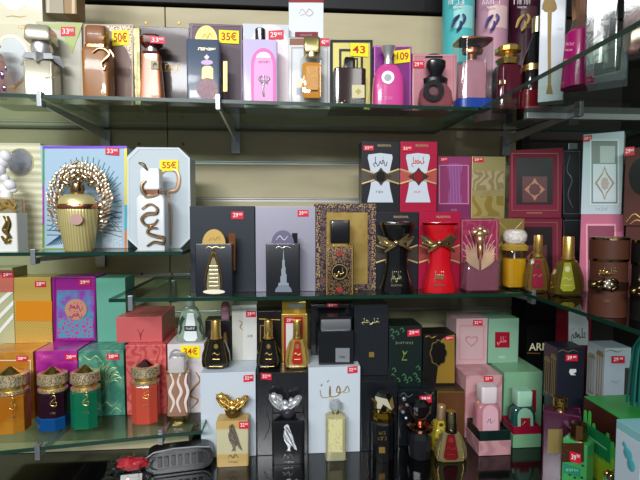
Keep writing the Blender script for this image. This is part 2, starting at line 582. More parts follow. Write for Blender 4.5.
gshelf('lowest glass shelf carrying the four faceted jewel-collar bottles', [(-1.2, .677), (-.155, .828), (-.155, WY - .004), (-1.2, WY - .004)], LBZ)

def bracket(label, px, py, z, Y0, group='chrome shelf brackets', plate=True):
    """arm under the glass from the wall to a clip at the front edge"""
    x = ptY(px, py, WY).x
    it = Item('shelf_bracket', label, 'bracket', (x, WY - .0012, z), 0, group)
    bm = bmesh.new()
    L = WY - .0012 - Y0
    vs = [(-.012, -.0095), (-.012, -.034), (-L + .004, -.0175), (-L + .004, -.0098)]
    a = [bm.verts.new((-.0022, y, zz)) for y, zz in vs]; b = [bm.verts.new((.0022, y, zz)) for y, zz in vs]
    bm.faces.new(a); bm.faces.new(b[::-1])
    for i in range(4):
        j = (i + 1) % 4
        bm.faces.new((a[i], b[i], b[j], a[j]))
    it.mesh('arm', bm, CHROME)
    if plate:
        bm = bmesh.new(); bx(bm, -.011, .011, -.012, -.0005, -.062, -.0095, .001)
        it.mesh('wall_plate', bm, ALU)
    bm = bmesh.new()
    bx(bm, -.0042, .0042, -L - .0035, -L - .0008, -.022, .006, .0008)
    bx(bm, -.0042, .0042, -L - .001, -L + .014, -.0215, -.0098, .0008)
    bx(bm, -.0042, .0042, -L - .001, -L + .010, .0008, .0045, .0008)
    it.mesh('front_clip', bm, mat('#9fa3a8', .35, .8))
    return it
bracket('chrome bracket under the top shelf below the silver star-collar bottle', 107, 128, TOPZ, .85)
bracket('chrome bracket under the top shelf below the slate domed bottle', 236, 128, TOPZ, .85)
bracket('chrome bracket under the top shelf at its dark end by the corner', 505, 128, TOPZ, .85)
bracket('bracket under the short middle shelf below the wavy cream box', 102, 250, LMZ, .85)
bracket('bracket at the bare end of the central shelf above the salmon box', 172, 284, CENZ, .85)
bracket('bracket under the central shelf at its end by the corner', 470, 285, CENZ, .85)
bracket('bracket clamping the lowest shelf below the blue-based bottle', 117, 385, LBZ, .79)
bracket('bracket clamping the lowest shelf near its end below the pale wavy bottle', 196, 380, LBZ, .826)
# arms of the shelf on the side wall
for lab, Y in (('bright metal arm of the side wall shelf above the dark red window boxes', .895),):
    it = Item('side_bracket', lab, 'bracket', (.8995, Y, TOPZ), 0)
    bm = bmesh.new(); bx(bm, -.41, -.0005, -.006, .006, -.019, -.0068, .001); it.mesh('arm', bm, mat('#dfe2e4', .3, .7))
    bm = bmesh.new(); bx(bm, -.012, -.0005, -.014, .014, -.09, -.0245, .001); it.mesh('wall_plate', bm, ALU)
it = Item('cross_rail', 'dark rail crossing behind the side shelf near the corner', 'rail', (.63, 1.12, TOPZ))
bm = bmesh.new(); bx(bm, 0, .26, -.008, .008, -.085, -.060, .001); it.mesh('bar', bm, mat('#4a4038', .5))
bm = bmesh.new(); bx(bm, .10, .125, -.0005, .03, -.08, -.03, .001); it.mesh('bar_holder', bm, ALU)

# ------------------------------------------------------------------ light
w = bpy.data.worlds.new('world'); SC.world = w
w.use_nodes = True
w.node_tree.nodes['Background'].inputs[0].default_value = (.80, .90, 1.0, 1)
w.node_tree.nodes['Background'].inputs[1].default_value = .2
def area(name, loc, rot, sx, sy, power, col=(1, .96, .9)):
    l = bpy.data.lights.new(name, 'AREA'); l.shape = 'RECTANGLE'; l.size = sx; l.size_y = sy; l.energy = power; l.color = col
    o = bpy.data.objects.new(name, l); COL.objects.link(o)
    o.location = loc
    o.rotation_euler = rot
    return o
def aim(o, t):
    o.rotation_euler = (Vector(t) - o.location).to_track_quat('-Z', 'Y').to_euler()
a = area('ceiling_lamp', (-1.15, -1.0, 2.7), (0, 0, 0), 1.2, .16, 25, (.95, .98, 1)); aim(a, (-.2, 1.1, 1.1))
a = area('ceiling_lamp', (-.5, -2.0, 2.55), (0, 0, 0), 1.4, .2, 66, (.95, .98, 1)); aim(a, (0, 1.0, 1.1))
a = area('ceiling_lamp', (.5, -.9, 2.6), (0, 0, 0), .14, 1.2, 4, (1, .98, .94)); aim(a, (.4, 1.0, 1.1))
SC.view_settings.view_transform = 'Standard'
SC.view_settings.look = 'None'
SC.view_settings.gamma = 1
SC.view_settings.exposure = .08
SC.cycles.use_denoising = True
SC.cycles.max_bounces = 12
SC.cycles.transparent_max_bounces = 24
SC.cycles.transmission_bounces = 10
SC.cycles.sample_clamp_indirect = 4
# ================================================================== TOP SHELF
Z = TOPZ
YB = .925
pale = mat('#e9e2cf', .45)
# cream boxes with gold rings
b = Box('perfume_box', 'cream box with a gold ring window beside the silver star-collar bottle', -6, 43, 24, Z, .935, .06, mat('#d2cbae', .4, coat=.3))
b.frame('ring_print', -9, 35, 30, 88, 2.2, PGOLD, 'round')
b.panel('ring_window', -6, 38, 27, 85, mat('#c9cfd0', .2), 'round')
b.text('yara', 22, 17 + 10, 3, GINK)
b2 = Box('perfume_box', 'cream box with half a gold ring, stacked above the ringed cream box', -6, 42, -60, b.top, .94, .055, mat('#d6cfb4', .4, coat=.3))
b2.frame('ring_print', -2, -30, 31, 10, 1.8, PGOLD, 'round')
b2.panel('ring_window', 1, -27, 28, 7, mat('#dfe2e0', .2), 'round')
b2.strokes('printed_line', [[(6, 17), (12, 16), (20, 17), (27, 16)]], .4, GINK)
o = Bot('perfume_bottle', 'clear pinkish round perfume bottle cut by the photo edge on the top shelf', -2, .885, Z)
o.loft('body', [(None, 10), (102, 12), (64, 13), (55, 11), (50, 6)], mat('#d9b3b8', .08, tr=.6), sides=40)
o.loft('cap', [(50, 5), (46, 5), (45, 9), (39, 9), (37, 6)], PGOLD)
o.blobs('jewel_pattern', [(2, 75, -.024, 2, 4, 1), (4, 88, -.024, 2, 3, 1), (6, 68, -.023, 1, 3, 1)], mat('#c9a8e8', .1, 1.))
# silver / green box and star collar bottle
b = Box('perfume_box', 'grey-green box with a pale flap behind the silver star-collar bottle', 38, 83, 22, Z, YB, .06, mat('#bdb9a4', .4, coat=.3))
b.poly('printed_panel', [(40, 108), (81, 110), (81, 40), (60, 25), (40, 24)], mat('#b9b6a6', .35))
b.poly('printed_band', [(38, 24), (83, 23), (72, 54), (60, 30)], mat('#a9b56a', .4), y=-.0007)
b.tag(61, 27, 75, 36, '33', y=-.0014)
sil = mat('#c4bda6', .28, .55)
o = Bot('perfume_bottle', 'square silver perfume bottle with a star-shaped collar and twisted block cap', 49, .89, Z, rz=.12)
o.loft('body', [(None, 12.5), (66, 12.5), (64, 11)], sil, n=12, ratio=.9, sides=32, smooth=True)
bm = bmesh.new()
k = o.scale()
R = []
for i in range(16):
    a = 2 * math.pi * i / 16
    rr = (19 if i % 2 == 0 else 12) * k
    z = o.m(49, 62 + (6 if i % 4 == 0 else 0), 0)[1]
    R.append((rr * math.cos(a), rr * .8 * math.sin(a), z))
zc = o.m(49, 56, 0)[1]
vt = [bm.verts.new(v) for v in R]; v2 = [bm.verts.new((v[0] * .8, v[1] * .8, zc)) for v in R]
for i in range(16):
    bm.faces.new((vt[i], vt[(i + 1) % 16], v2[(i + 1) % 16], v2[i]))
bm.faces.new(v2); bm.faces.new(vt[::-1])
o.mesh('star_collar', bm, CHROME)
o.loft('neck', [(57, 8), (50, 9.5), (44, 8)], CHROME)
o.loft('cap', [(44, 11), (43, 11.5), (31, 10.5), (29, 9)], sil, n=10, sides=32, rot=0)
o.text('AL FARIS', 49, 78, 2, mat('#8a8474', .5), y=-.0225)
# grey and tan boxes at the very top
b = Box('perfume_box', 'grey-beige box standing above the star-collar bottle, against the wall', 45, 63, -70, CAMZ + .3925, .945, .04, mat('#a89c86', .5))
b.panel('printed_stripe', 47, -30, 50, 16, mat('#c9c0aa', .5))
b = Box('perfume_box', 'narrow tan box standing above the price flap beside the grey-beige one', 63.5, 76, -70, CAMZ + .3925, .945, .04, mat('#9c7f58', .5))
b.panel('printed_stripe', 72, -30, 75, 16, mat('#d2bb93', .5))
# brown box, brown bottle with snake
b = Box('perfume_box', 'brown box with beaded lace corners behind the caramel bottle', 84, 134, 24, Z, YB, .06, mat('#7d6155', .45, coat=.3))
b.frame('border_print', 84.5, 24.5, 133.5, 110, 1.5, mat('#b9a48c', .4))
bead = mat('#ead6b8', .4, pat='dots', c2='#5a3c30', sc=420, pos=.62)
b.poly('lace_corner', [(86, 27), (99, 27), (99, 42), (95, 52), (89, 52), (86, 42)], bead)
b.poly('lace_corner', [(106, 26), (132, 26), (132, 62), (127, 50), (118, 40)], bead, y=-.0002)
b.tag(112, 31, 129, 46, '50€', True, y=-.0008, tilt=-1)
car = mat('#96602a', .3, coat=.5)
o = Bot('perfume_bottle', 'caramel brown rectangular bottle with a snake coiled at its neck', 103.5, .89, Z)
o.loft('body', [(None, 12), (54, 12.3), (50, 11)], car, n=7, ratio=.75, smooth=True)
o.loft('collar', [(50, 10), (47, 10)], RGOLD, n=6, ratio=.75)
o.loft('cap', [(47, 8.5), (45, 9.4), (30, 9.2), (28, 8)], mat('#8b5b38', .35, coat=.3), n=6, ratio=.8)
o.strokes('snake_ornament', [[(93, 53), (99, 49), (106, 50), (110, 55), (105, 60), (102, 64), (104, 70), (106, 66)], [(110, 50), (114, 56), (113, 60)]], 1.3, mat('#a98d70', .25, 1.), y=-.0185, flat=1)
o.text('SIR', 102, 38, 3, DGOLD, y=-.0155)
o.strokes('bottle_emblem', [[(101, 92), (103, 88), (105, 92), (103, 94), (101, 92)]], .4, PGOLD, y=-.0182)
# dark brown box, peach tapered bottle
b = Box('perfume_box', 'dark brown box with a gilt side strip behind the peach tapered bottle', 141, 190, 27, Z, YB, .06, mat('#43302e', .4, coat=.4))
b.panel('gilt_strip', 135.5, 27, 141, 110, mat('#8d8250', .35, .6, pat='noise', c2='#c2b887', sc=60), y=-.001) if False else None
b.text('asad', 172, 67, 5, GINK)
b.text('eau de parfum', 171, 71, 1.6, GINK)
b = Box('perfume_box', 'narrow gilt mottled box wedged between the two brown boxes', 134.5, 140.7, 28, Z, .92, .05, mat('#7f7549', .4, .4, pat='noise', c2='#b5aa76', sc=80))
b.panel('printed_stripe', 136, 34, 137.4, 104, mat('#d8cf9e', .4))
o = Bot('perfume_bottle', 'peach orange tapering bottle with a dark red faceted glass cap', 156, .89, Z)
o.loft('body', [(None, 10.5), (62, 8), (56, 8.2)], mat('#cc7743', .25, coat=.6), n=8, ratio=.8)
o.loft('shoulder', [(56, 8.2), (53, 7.4)], mat('#5a2415', .15, coat=.5), n=8, ratio=.8)
o.loft('neck', [(53, 5), (48, 5)], CHROME)
o.loft('cap', [(49, 6), (45, 10), (39, 10.5), (36, 7.5)], mat('#5c1f12', .08, coat=.8), n=3, sides=8, smooth=False, ratio=.8)
pl = o.panel('name_plate', 151, 61, 158.5, 69, mat('#6f6650', .45, .5), y=-.0145, t=.001)
o.strokes('plate_engraving', [[(153, 67), (155, 63), (157, 66)], [(153, 64), (157, 64)]], .35, INK, y=-.0157)
o.text('FAKHAR', 156, 96, 2, DGOLD, y=-.0178)
o.tag(150, 36, 165, 43, '33', y=-.017, tilt=1)
# plum box, slate bottle
plum = mat('#5b4350', .45, coat=.2)
b = Box('perfume_box', 'plum box with a stepped relief behind the slate bottle with a gold dome', 190, 243, 24, Z, YB, .06, plum)
b.poly('relief_panel', [(225, 108), (242, 108), (242, 50), (236, 48), (225, 46)], mat('#47333f', .45))
b.frame('border_print', 191, 25, 242, 110, 1, mat('#7a6272', .4))
b.tag(219, 30, 239, 43, '35€', True, y=-.001, tilt=1)
o = Bot('perfume_bottle', 'flat slate-blue bottle with a gold dome cap and pink flask picture', 207, .888, Z)
o.loft('body', [(None, 15.5), (42.5, 15.5), (42, 15)], mat('#4d5a6d', .3, coat=.4), n=14, ratio=.45, smooth=True)
bm = bmesh.new()
prism(bm, [o.m(196 + 22 * u, 42.5 - 15 * v, 0) for u, v in shape('half')], -.009, .009)
o.mesh('dome_cap', bm, mat('#c4a765', .5, .6))
o.strokes('cap_engraving', [[(202, 38), (205, 34), (207, 38), (210, 33), (212, 37)]], .5, GINK, y=-.0095)
Yf = -.0137
o.text('NOBLE BLUSH', 207, 49, 2, PGOLD, y=Yf, wpx=18)
o.panel('flask_picture', 197, 78, 218, 100, mat('#b47f84', .4, pat='cells', c2='#5b4a5c', sc=340, pos=.1), 'round', y=Yf, label='pink ornate flask picture')
o.panel('flask_neck_picture', 202, 66, 213, 79, mat('#e0b35a', .3, .5, pat='lattice', c2='#8a5a30', sc=100), 'arch', y=Yf)
o.panel('flask_stopper_picture', 201, 60, 213, 65, mat('#c9a7dd', .4), 'round', y=Yf)
o.panel('flask_finial_picture', 204, 54, 209.5, 60.5, mat('#e8e2ea', .4), 'diamond', y=Yf)
o.poly('gilt_side_plate', [(223.5, 92), (227.5, 92), (227.5, 62), (223.5, 62)], mat('#b49a5c', .4, .6), y=.0, t=.004)
# pale pink box, lavender bottle
b = Box('perfume_box', 'white and pink box with a scalloped arch behind the lavender bottle', 243.5, 289, 24, Z, YB, .06, mat('#ccd0d6', .45, coat=.3))
lace = mat('#e6bfca', .45, pat='dots', c2='#f0e6ea', sc=600, pos=.3)
b.panel('arch_print', 250, 24.5, 288.5, 110, lace, 'arch')
b.panel('arch_field', 256, 32, 282, 109, mat('#efd9df', .4), 'arch', y=-.0007)
b.tag(268.5, 31, 283.5, 40, '29', y=-.0015, tilt=-1)
o = Bot('perfume_bottle', 'lavender rectangular bottle with a pink arched panel and silver cap', 262, .888, Z)
lav = mat('#cdbfe6', .25, coat=.5)
o.loft('body', [(None, 16.5), (44, 16.5), (42.5, 15)], lav, n=12, ratio=.5, smooth=True)
o.loft('cap', [(42.5, 4.6), (40, 5), (30, 5), (29, 4)], mat('#b9b5bd', .25, 1., pat='dots', c2='#6c6a70', sc=500, pos=.4))
Yf = -.0158
p = o.panel('arched_panel', 251, 48, 276, 106, mat('#dd66b4', .4), 'arch', y=Yf)
p2 = o.panel('arched_field', 254, 52, 273, 105, mat('#eea0d2', .4), 'arch', y=Yf - .0007)
o.panel('brand_dome', 256, 52, 271, 58, mat('#dce4f0', .4), 'half', y=Yf - .0014)
o.strokes('tree_ornament', [[(264, 97), (263, 90), (264, 82)], [(264, 83), (259, 79), (262, 76)], [(264, 83), (269, 79), (266, 76)], [(264, 83), (264, 75)], [(260, 84), (264, 81), (268, 84)]], 1, mat('#6d6a72', .25, 1.), y=Yf - .0014)
o.text('RAVE NOW', 264, 62, 2, mat('#b03a88', .5), y=Yf - .0014)
# stacked white/maroon box
b = Box('perfume_box', 'white box with a maroon lid edge and label, topmost above the amber bottle', 289, 323.5, 2, CAMZ + .3605, .945, .05, mat('#dfe3e8', .45, coat=.3))
b.panel('lid_band', 289, 0, 323.5, 2.4, mat('#8f1f22', .5), y=-.0001)
b.strokes('embossed_monogram', [[(299, 14), (302, 9), (306, 13), (309, 9), (313, 13), (309, 16), (305, 14), (300, 16)]], .5, mat('#c5b0b0', .4))
b.panel('maroon_label', 295, 32, 318, 38, mat('#7c1a26', .5))
b.text('ANA ABIYEDH', 306, 35, 1.4, mat('#c79aa0', .5), y=-.0008)
b = Box('perfume_box', 'white box with a copper top edge behind the amber bottle', 289, 330, 38, Z, YB, .08, mat('#d9dce0', .45, coat=.3))
b.panel('copper_top_band', 289.5, 38.5, 329.5, 45, mat('#8c5a3c', .45))
b.frame('window_edge', 291, 47, 328, 108, 1.2, mat('#b9ab9b', .4))
b.tag(320, 38.5, 329.5, 46, '40', y=-.001)
o = Bot('perfume_bottle', 'clear bottle of amber perfume with a square gold cap and a waist ribbon', 312, .896, Z)
o.loft('clear_shell', [(None, 11), (97, 11.5), (62, 11.5), (58, 9)], CLEAR, n=8, ratio=.6)
o.loft('perfume_liquid', [(99, 8), (95, 9.5), (66, 9.5), (64, 8)], mat('#e39a34', .15, coat=.5), n=8, ratio=.55, label='amber liquid')
o.loft('collar', [(58, 6), (54, 6)], PGOLD)
o.loft('cap', [(54, 7.6), (52, 8), (40, 8), (38.5, 7)], mat('#a09360', .25, .8), n=8, ratio=.8)
o.panel('waist_ribbon', 297, 79, 302, 87, mat('#a9805a', .3, .6), y=-.002, t=.001)
o.panel('etched_label', 306, 66, 318, 90, mat('#dfae5a', .4, pat='cells', c2='#b9752a', sc=300, pos=.1), y=-.0142)
# black/gold window box, brown bottle
b = Box('perfume_box', 'gold-faced box in a black frame behind the dark brown bottle', 330.5, 372.5, 40, Z, YB, .06, mat('#57513a', .4))
b.frame('black_border', 330.5, 40, 372.5, 112, 2, BLACKM)
b.panel('gold_face', 333, 43, 370, 111, mat('#a59a57', .35, .5))
b.frame('black_square_motif', 339, 49, 363, 86, 2.4, mat('#1a1712', .4), y=-.0007)
b.frame('black_inner_square', 347, 58, 358, 70, 1.6, mat('#2a2a28', .4), y=-.0007)
b.tag(350.5, 43, 368, 56, '43', True, y=-.0018, tilt=1)
o = Bot('perfume_bottle', 'dark brown block bottle with a gold star label at its foot', 348.5, .902, Z)
o.loft('body', [(None, 15.5), (71, 15.5), (70, 14)], mat('#2b1410', .1, coat=.8), n=12, ratio=.55, smooth=True)
o.loft('cap', [(70, 5.5), (60, 5.5), (58.5, 4.5)], BLACK, n=6)
o.panel('gilt_label', 352, 85, 364.5, 98, mat('#d7cda0', .4), y=-.0172)
o.panel('label_motif', 355, 88, 361.5, 95, mat('#b9a35c', .4), 'diamond', y=-.018)
o.panel('mosaic_label', 352, 99, 364.5, 106, mat('#8b8b88', .4, pat='cells', c2='#222222', sc=300, pos=.1), y=-.0172)
o.strokes('calligraphy', calli(342, 103, 12, 6, 3), .4, PGOLD, y=-.0172)
# magenta box + pink arch bottle
b = Box('perfume_box', 'purple-magenta box behind the pink arch-shaped bottle', 373.5, 411, 46, Z, YB, .06, mat('#7c1f78', .4, coat=.3))
b.frame('foil_edge', 374, 46.5, 410.5, 111, .9, mat('#b35fb0', .3, .5))
b.tag(394, 51, 410, 64, '109', True, y=-.001, tilt=-2)
o = Bot('perfume_bottle', 'pink arch-shaped bottle with a round silver medallion and flared chrome cap', 386.5, .902, Z)
o.loft('body', [(None, 15.5), (92, 15.5), (78, 14.5), (70, 11), (66, 7.5), (65, 5)], mat('#cf4590', .3, coat=.5), n=4, ratio=.6)
o.loft('cap', [(65, 4), (58, 3.2), (53, 5), (47.5, 7.5), (46.5, 5)], CHROME, n=2.5, sides=20)
md = o.panel('medallion', 381.5, 71, 394, 84, CHROME, 'round', y=-.0178, t=.0015)
o.panel('medallion_engraving', 384, 74, 391.5, 81, mat('#8f8f94', .35, 1., pat='cells', c2='#dddddd', sc=400), 'round', y=-.0194, parent=md)
o.text('rose', 388, 98, 3, mat('#e59ac0', .4), y=-.0182)
# pink box + flacon with black ring
b = Box('perfume_box', 'rose pink box behind the flacon with the black ring', 412, 456, 54, Z, YB, .06, mat('#c08089', .45, coat=.3))
b.panel('black_arc', 425, 53.5, 443, 58, BLACKM, 'half')
b.frame('border_print', 413, 55, 455, 111, .8, mat('#d9a4a8', .4))
b.tag(413, 61, 424, 68, '29', y=-.001)
o = Bot('perfume_bottle', 'rounded clear flacon of pink perfume with a black ring and black stopper', 433, .902, Z)
o.loft('body', [(None, 15), (104, 17.5), (92, 16), (84, 11), (81, 6)], mat('#c97f88', .06, tr=.7), n=3, ratio=.5)
bm = bmesh.new()
R1 = o._out(422.5, 80.5, 443.5, 102, 'round', -.017); R2 = o._out(427.5, 85.5, 438.5, 97, 'round', -.017)
ringprism(bm, R1, R2, -.022, -.017)
o.mesh('black_ring', bm, BLACK)
o.panel('ring_jewel', 429, 87, 437, 95.5, mat('#6b4a50', .1, coat=1), 'round', y=-.0175, t=.002)
o.loft('shoulder_cover', [(84, 12), (79, 12.5), (76, 8)], BLACK, ratio=.6)
o.loft('cap', [(76, 6), (73, 7), (68, 9.5), (62, 9.5), (60, 7)], BLACK, n=3, ratio=.7)
# tall tins
def tin(label, x, w_, col, band, Y, tint):
    o = Bot('spray_tin', label, x, Y, Z, cat='tin', py0=60)
    o.loft('can', [(None, w_), (-40, w_), (-42, w_ - 1)], col, sides=40)
    o.loft('rim', [(-42, w_ - 1), (-46, w_ - 1)], PGOLD, sides=40)
    yf = -w_ * o.scale() - .0003
    # picture wraps the can
    bm = bmesh.new()
    k = o.scale(); n = 12; a0 = .65
    za = o.m(x, 34, 0)[1]; zb = o.m(x, 12, 0)[1]
    r = w_ * k + .0006
    A = [bm.verts.new((r * math.sin(-a0 + 2 * a0 * i / n), -r * math.cos(-a0 + 2 * a0 * i / n), za)) for i in range(n + 1)]
    B_ = [bm.verts.new((v.co.x, v.co.y, zb)) for v in A]
    for i in range(n):
        bm.faces.new((A[i], A[i + 1], B_[i + 1], B_[i]))
    o.mesh('picture_label', bm, band)
    o.strokes('petal_picture', [[(x - 6, 28), (x - 3, 20), (x + 2, 15)], [(x - 1, 31), (x + 3, 26), (x + 3, 21)], [(x + 5, 24), (x + 7, 18), (x + 5, 14)]], 1.6, mat(tint, .4), y=yf - .0022)
    o.text('TRESO', x, 2, 5, tint and mat('#e8d8dc', .4), y=yf - .0008, wpx=w_ * 1.2)
    o.text('WATER', x, 7.5, 2, mat('#e8d8dc', .4), y=yf - .0008)
tin('turquoise cylinder tin with a petal picture at the back of the top shelf', 457.5, 15.5, mat('#4fb3b4', .35, coat=.3), mat('#8fd0cc', .35), 1.03, '#2c3a66')
tin('dusty pink cylinder tin with a petal picture between two other tins', 491, 15.5, mat('#b98a9c', .35, coat=.3), mat('#d9b8b4', .35), 1.035, '#4a3f78')
tin('dark plum cylinder tin with a petal picture beside the pink tin', 522, 14, mat('#3c1526', .35, coat=.3), mat('#5c3a40', .35), 1.04, '#c9a45a')
# clear canister with pink bottle inside
o = Bot('perfume_canister', 'clear canister holding a pink bottle with a copper bow cap', 468.5, .915, Z, cat='canister')
o.loft('blue_base', [(None, 17.5), (101, 17.5)], mat('#1c3f8f', .3, coat=.4), sides=40, n=5, ratio=.8, label='blue base')
o.loft('clear_tube', [(101, 17.5), (45, 17.5), (43, 17)], CLEARP, sides=40, n=5, ratio=.8)
o.loft('rim', [(43, 17.6), (41.5, 17.6)], RGOLD, sides=40, n=5, ratio=.8)
o.loft('inner_bottle', [(100.8, 13), (66, 13), (62, 9), (60, 4)], mat('#c58a9a', .08, coat=.9), n=5, ratio=.7)
o.loft('inner_cap', [(60, 4), (55, 5), (54, 10), (50, 11), (46, 8), (45, 3)], RGOLD, ratio=.6, label='copper bow cap')
# maroon bottle gold cap
o = Bot('perfume_bottle', 'maroon bottle with a layered gold cap beside the clear canister', 503, .915, Z)
o.loft('body', [(None, 12.5), (72, 13), (67, 11), (65, 6)], mat('#4a0d20', .08, coat=1), n=5, ratio=.8)
o.loft('collar', [(65, 8), (60, 11), (58, 6)], GOLD, n=3, sides=12, smooth=False)
o.loft('cap', [(58, 5), (55, 6), (53, 12), (49, 12.5), (46, 8)], GOLD, n=2.5, sides=12, smooth=False)
o.text('yes', 502, 82, 4, PGOLD, y=-.0252)
# right side shelf, from back to front
o = Bot('perfume_bottle', 'black shouldered bottle with a gold cap and a red foot near the corner', 531, .90, Z)
o.loft('foot', [(None, 15.5), (92, 15.5)], mat('#8f1622', .3, coat=.6), n=5, ratio=.6, label='red foot')
o.loft('body', [(92, 14), (60, 13), (48, 9), (36, 4.5), (33, 4)], mat('#0c0c0e', .08, coat=1), n=3, ratio=.7)
o.loft('cap', [(33, 5), (18, 5), (17, 4.2)], PGOLD)
o.loft('waist_band', [(72, 13.6), (66, 13.5)], GOLD, n=3, ratio=.72)
b = Box('perfume_box', 'white box printed with a tall gold flask shape on the upper side shelf', 540.5, 566, -60, Z, .84, .035, mat('#cfd3da', .45, coat=.3), rz=-.6)
b.panel('gold_flask_print', 542, -10, 557, 12, mat('#8a7038', .6, .1), 'drop')
b.poly('gold_stem_print', [(547.5, 10), (552, 10), (551, 40), (551, 84), (553, 94), (546, 94), (548, 84), (547.6, 40)], mat('#94783c', .6, .1), y=-.0003)
b.text('LOVE', 560, 29, 2.4, mat('#8f8f9a', .5))
o = Bot('perfume_bottle', 'magenta skirt-shaped bottle with a copper upper half on the upper side shelf', 573, .74, Z)
o.loft('skirt_base', [(None, 16), (40, 13.5), (33, 13), (31, 11)], mat('#b3106c', .35, coat=.4), n=2.2, label='magenta skirt')
o.loft('copper_body', [(31, 9), (20, 7), (0, 8), (-20, 9), (-40, 6)], mat('#b98a74', .18, .9), n=3, sides=10, smooth=False)
o.text('CHIFON', 569, 44, 2.6, mat('#e8a8c8', .5), y=-.0245)
o.text('BY RIO', 569, 50, 1.8, mat('#e8a8c8', .5), y=-.0248)
o.text('FEMME', 568, 60, 2.2, mat('#e8a8c8', .5), y=-.0255)
b = Box('clear_gift_case', 'clear plastic case holding a marbled grey flask on the upper side shelf', 586, 618, -50, Z, .66, .04, CLEARP, rz=-.7, cat='gift case', part='clear_sleeve', bev=.0015)
b.body['label'] = 'clear plastic sleeve'
k = b.scale()
b.loft('inner_flask', [(66, 10, 14), (58, 11, 14), (20, 11, 14), (-10, 9, 12), (-20, 4, 4)], mat('#a9a8a4', .2, coat=.8, pat='swirl', c2='#6d6c6a', sc=25), n=3, cx=601, y=.02)
b.loft('pink_tray', [(None, 15, 15), (68, 15, 15)], mat('#b3245f', .4), n=10, cx=600, y=.025) if False else None
b = Box('clear_gift_case', 'clear case with rose-gold bottle at the photo edge on the upper side shelf', 623, 664, -50, Z, .61, .05, CLEARP, rz=-.75, cat='gift case', part='clear_sleeve', bev=.0015)
b.loft('inner_bottle', [(52, 13, 15), (45, 14, 15), (5, 14, 15), (-10, 6, 6)], mat('#b08a80', .15, .7, pat='noise', c2='#6a5050', sc=40), n=4, cx=642, y=.03)
# ================================================================== SHORT MIDDLE SHELF
Z = LMZ
b = Box('perfume_box', 'wavy cream box with a round grey mirror on the short middle shelf', -12, 42.5, 143, Z, .93, .06, mat('#ddd9bc', .45, coat=.2, pat='wavez', c2='#c9c5a4', sc=22, bump=.5))
m_ = b.frame('mirror_rim', 7, 148, 34, 176, 1.3, PGOLD, 'round')
b.panel('mirror', 8.3, 149.5, 32.7, 174.5, mat('#8e9096', .3, .3, pat='noise', c2='#75777e', sc=50), 'round')
o = Bot('perfume_bottle', 'white square bottle with gold drapery and a white flower cap on the short middle shelf', 8, .885, Z, py0=230)
o.loft('body', [(None, 13.5), (213, 13.5)], mat('#e2e2dc', .3, coat=.4), n=14, ratio=.7)
o.loft('clear_neck', [(213, 12), (199, 12), (197, 8)], mat('#cdb98a', .1, .6), n=8, ratio=.8)
o.loft('cap', [(197, 5), (188, 5), (186, 4)], WHITE)
o.blobs('flower_cap', [(2, 190, 0, 7, 6, 6, 20), (10, 185, -.006, 6, 5, 5, -30), (5, 178, 0, 4, 4, 4), (2, 162, 0, 7, 7, 6), (6, 156, -.004, 5, 6, 5, 30), (0, 170, -.003, 5, 6, 5), (13, 190, -.004, 4, 3, 3)], mat('#e9e8ec', .3, coat=.5))
o.strokes('gold_drapery', [[(4, 216), (7, 222), (4, 230), (9, 236), (6, 243), (12, 240)], [(8, 216), (10, 224), (8, 232), (12, 238)], [(2, 236), (6, 241), (11, 243)]], 1.7, mat('#c7ab6c', .22, 1.), y=-.0185, flat=.8)
o.strokes('gold_neck_ornament', [[(-2, 200), (3, 207), (8, 201), (14, 208), (18, 202)], [(0, 210), (8, 206), (17, 211)]], 1.6, GOLD, y=-.019, flat=.8)
# holographic peacock box
b = Box('perfume_box', 'iridescent pale blue box with peacock rays behind the gold vase bottle', 42.5, 127, 146, Z, .93, .065, mat('#a9c3d8', .35, coat=.5))
hol = [('#7d4fd0', 42.5, 146, 127, 148.5), ('#e5d23c', 124.5, 148.5, 127, 205), ('#4fb8c8', 124.5, 205, 127, 230), ('#e08a3a', 124.5, 230, 127, 252), ('#54a06a', 42.5, 148.5, 44.5, 185), ('#a34fb0', 42.5, 185, 44.5, 225), ('#7aa640', 42.5, 225, 44.5, 248), ('#a9c45a', 44.5, 248, 80, 251.5), ('#d0a060', 80, 248, 124, 251.5)]
for c, x0, y0, x1, y1 in hol:
    b.panel('iridescent_edge', x0, y0, x1, y1, mat(c, .3, .2, coat=.6), t=.0005)
rays = []
for i in range(61):
    a = math.radians(-32 + i * 244 / 60)
    r0 = 25; r1 = 46 if i % 2 else 41
    ex = 85 + r1 * .93 * math.cos(a) * .97; ey = 207 - r1 * math.sin(a) * 1.1
    if ex < 46 or ex > 123.5 or ey > 246: 
        continue
    rays.append([(85 + r0 * math.cos(a), 207 - r0 * math.sin(a)), (ex, ey)])
b.strokes('peacock_rays', rays, .42, mat('#3f7a72', .4), y=-.0002, sm=False)
b.strokes('peacock_rays', [[(46 + 2.5 * i, 246 - i * .3), (78, 222 - i)] for i in range(0, 8)] + [[(47, 200 + 5 * i), (72, 214 + 3 * i)] for i in range(8)], .45, mat('#2b4f63', .4), y=-.0002, sm=False)
b.strokes('peacock_rays', [[(122, 212 + 5 * i), (100, 216 + 3 * i)] for i in range(6)], .45, mat('#2b4f63', .4), y=-.0002, sm=False)
b.panel('speckled_print', 102, 222, 122, 247, mat('#9fb6c8', .4, pat='dots', c2='#c3d2dc', sc=300, pos=.35), y=-.0001, t=.0004)
b.tag(105.5, 147, 119, 154.5, '33', y=-.001, tilt=1)
o = Bot('perfume_bottle', 'pale gold ribbed vase bottle inside a horseshoe of gold feathers', 79, .882, Z, py0=240)
vg = mat('#cfc286', .35, .35, pat='wave', c2='#b9aa6c', sc=70, w=.3, bump=.25)
o.loft('body', [(None, 12.5), (248, 13.5), (225, 17), (211, 18.5), (209, 18)], vg, ratio=.8, sides=48)
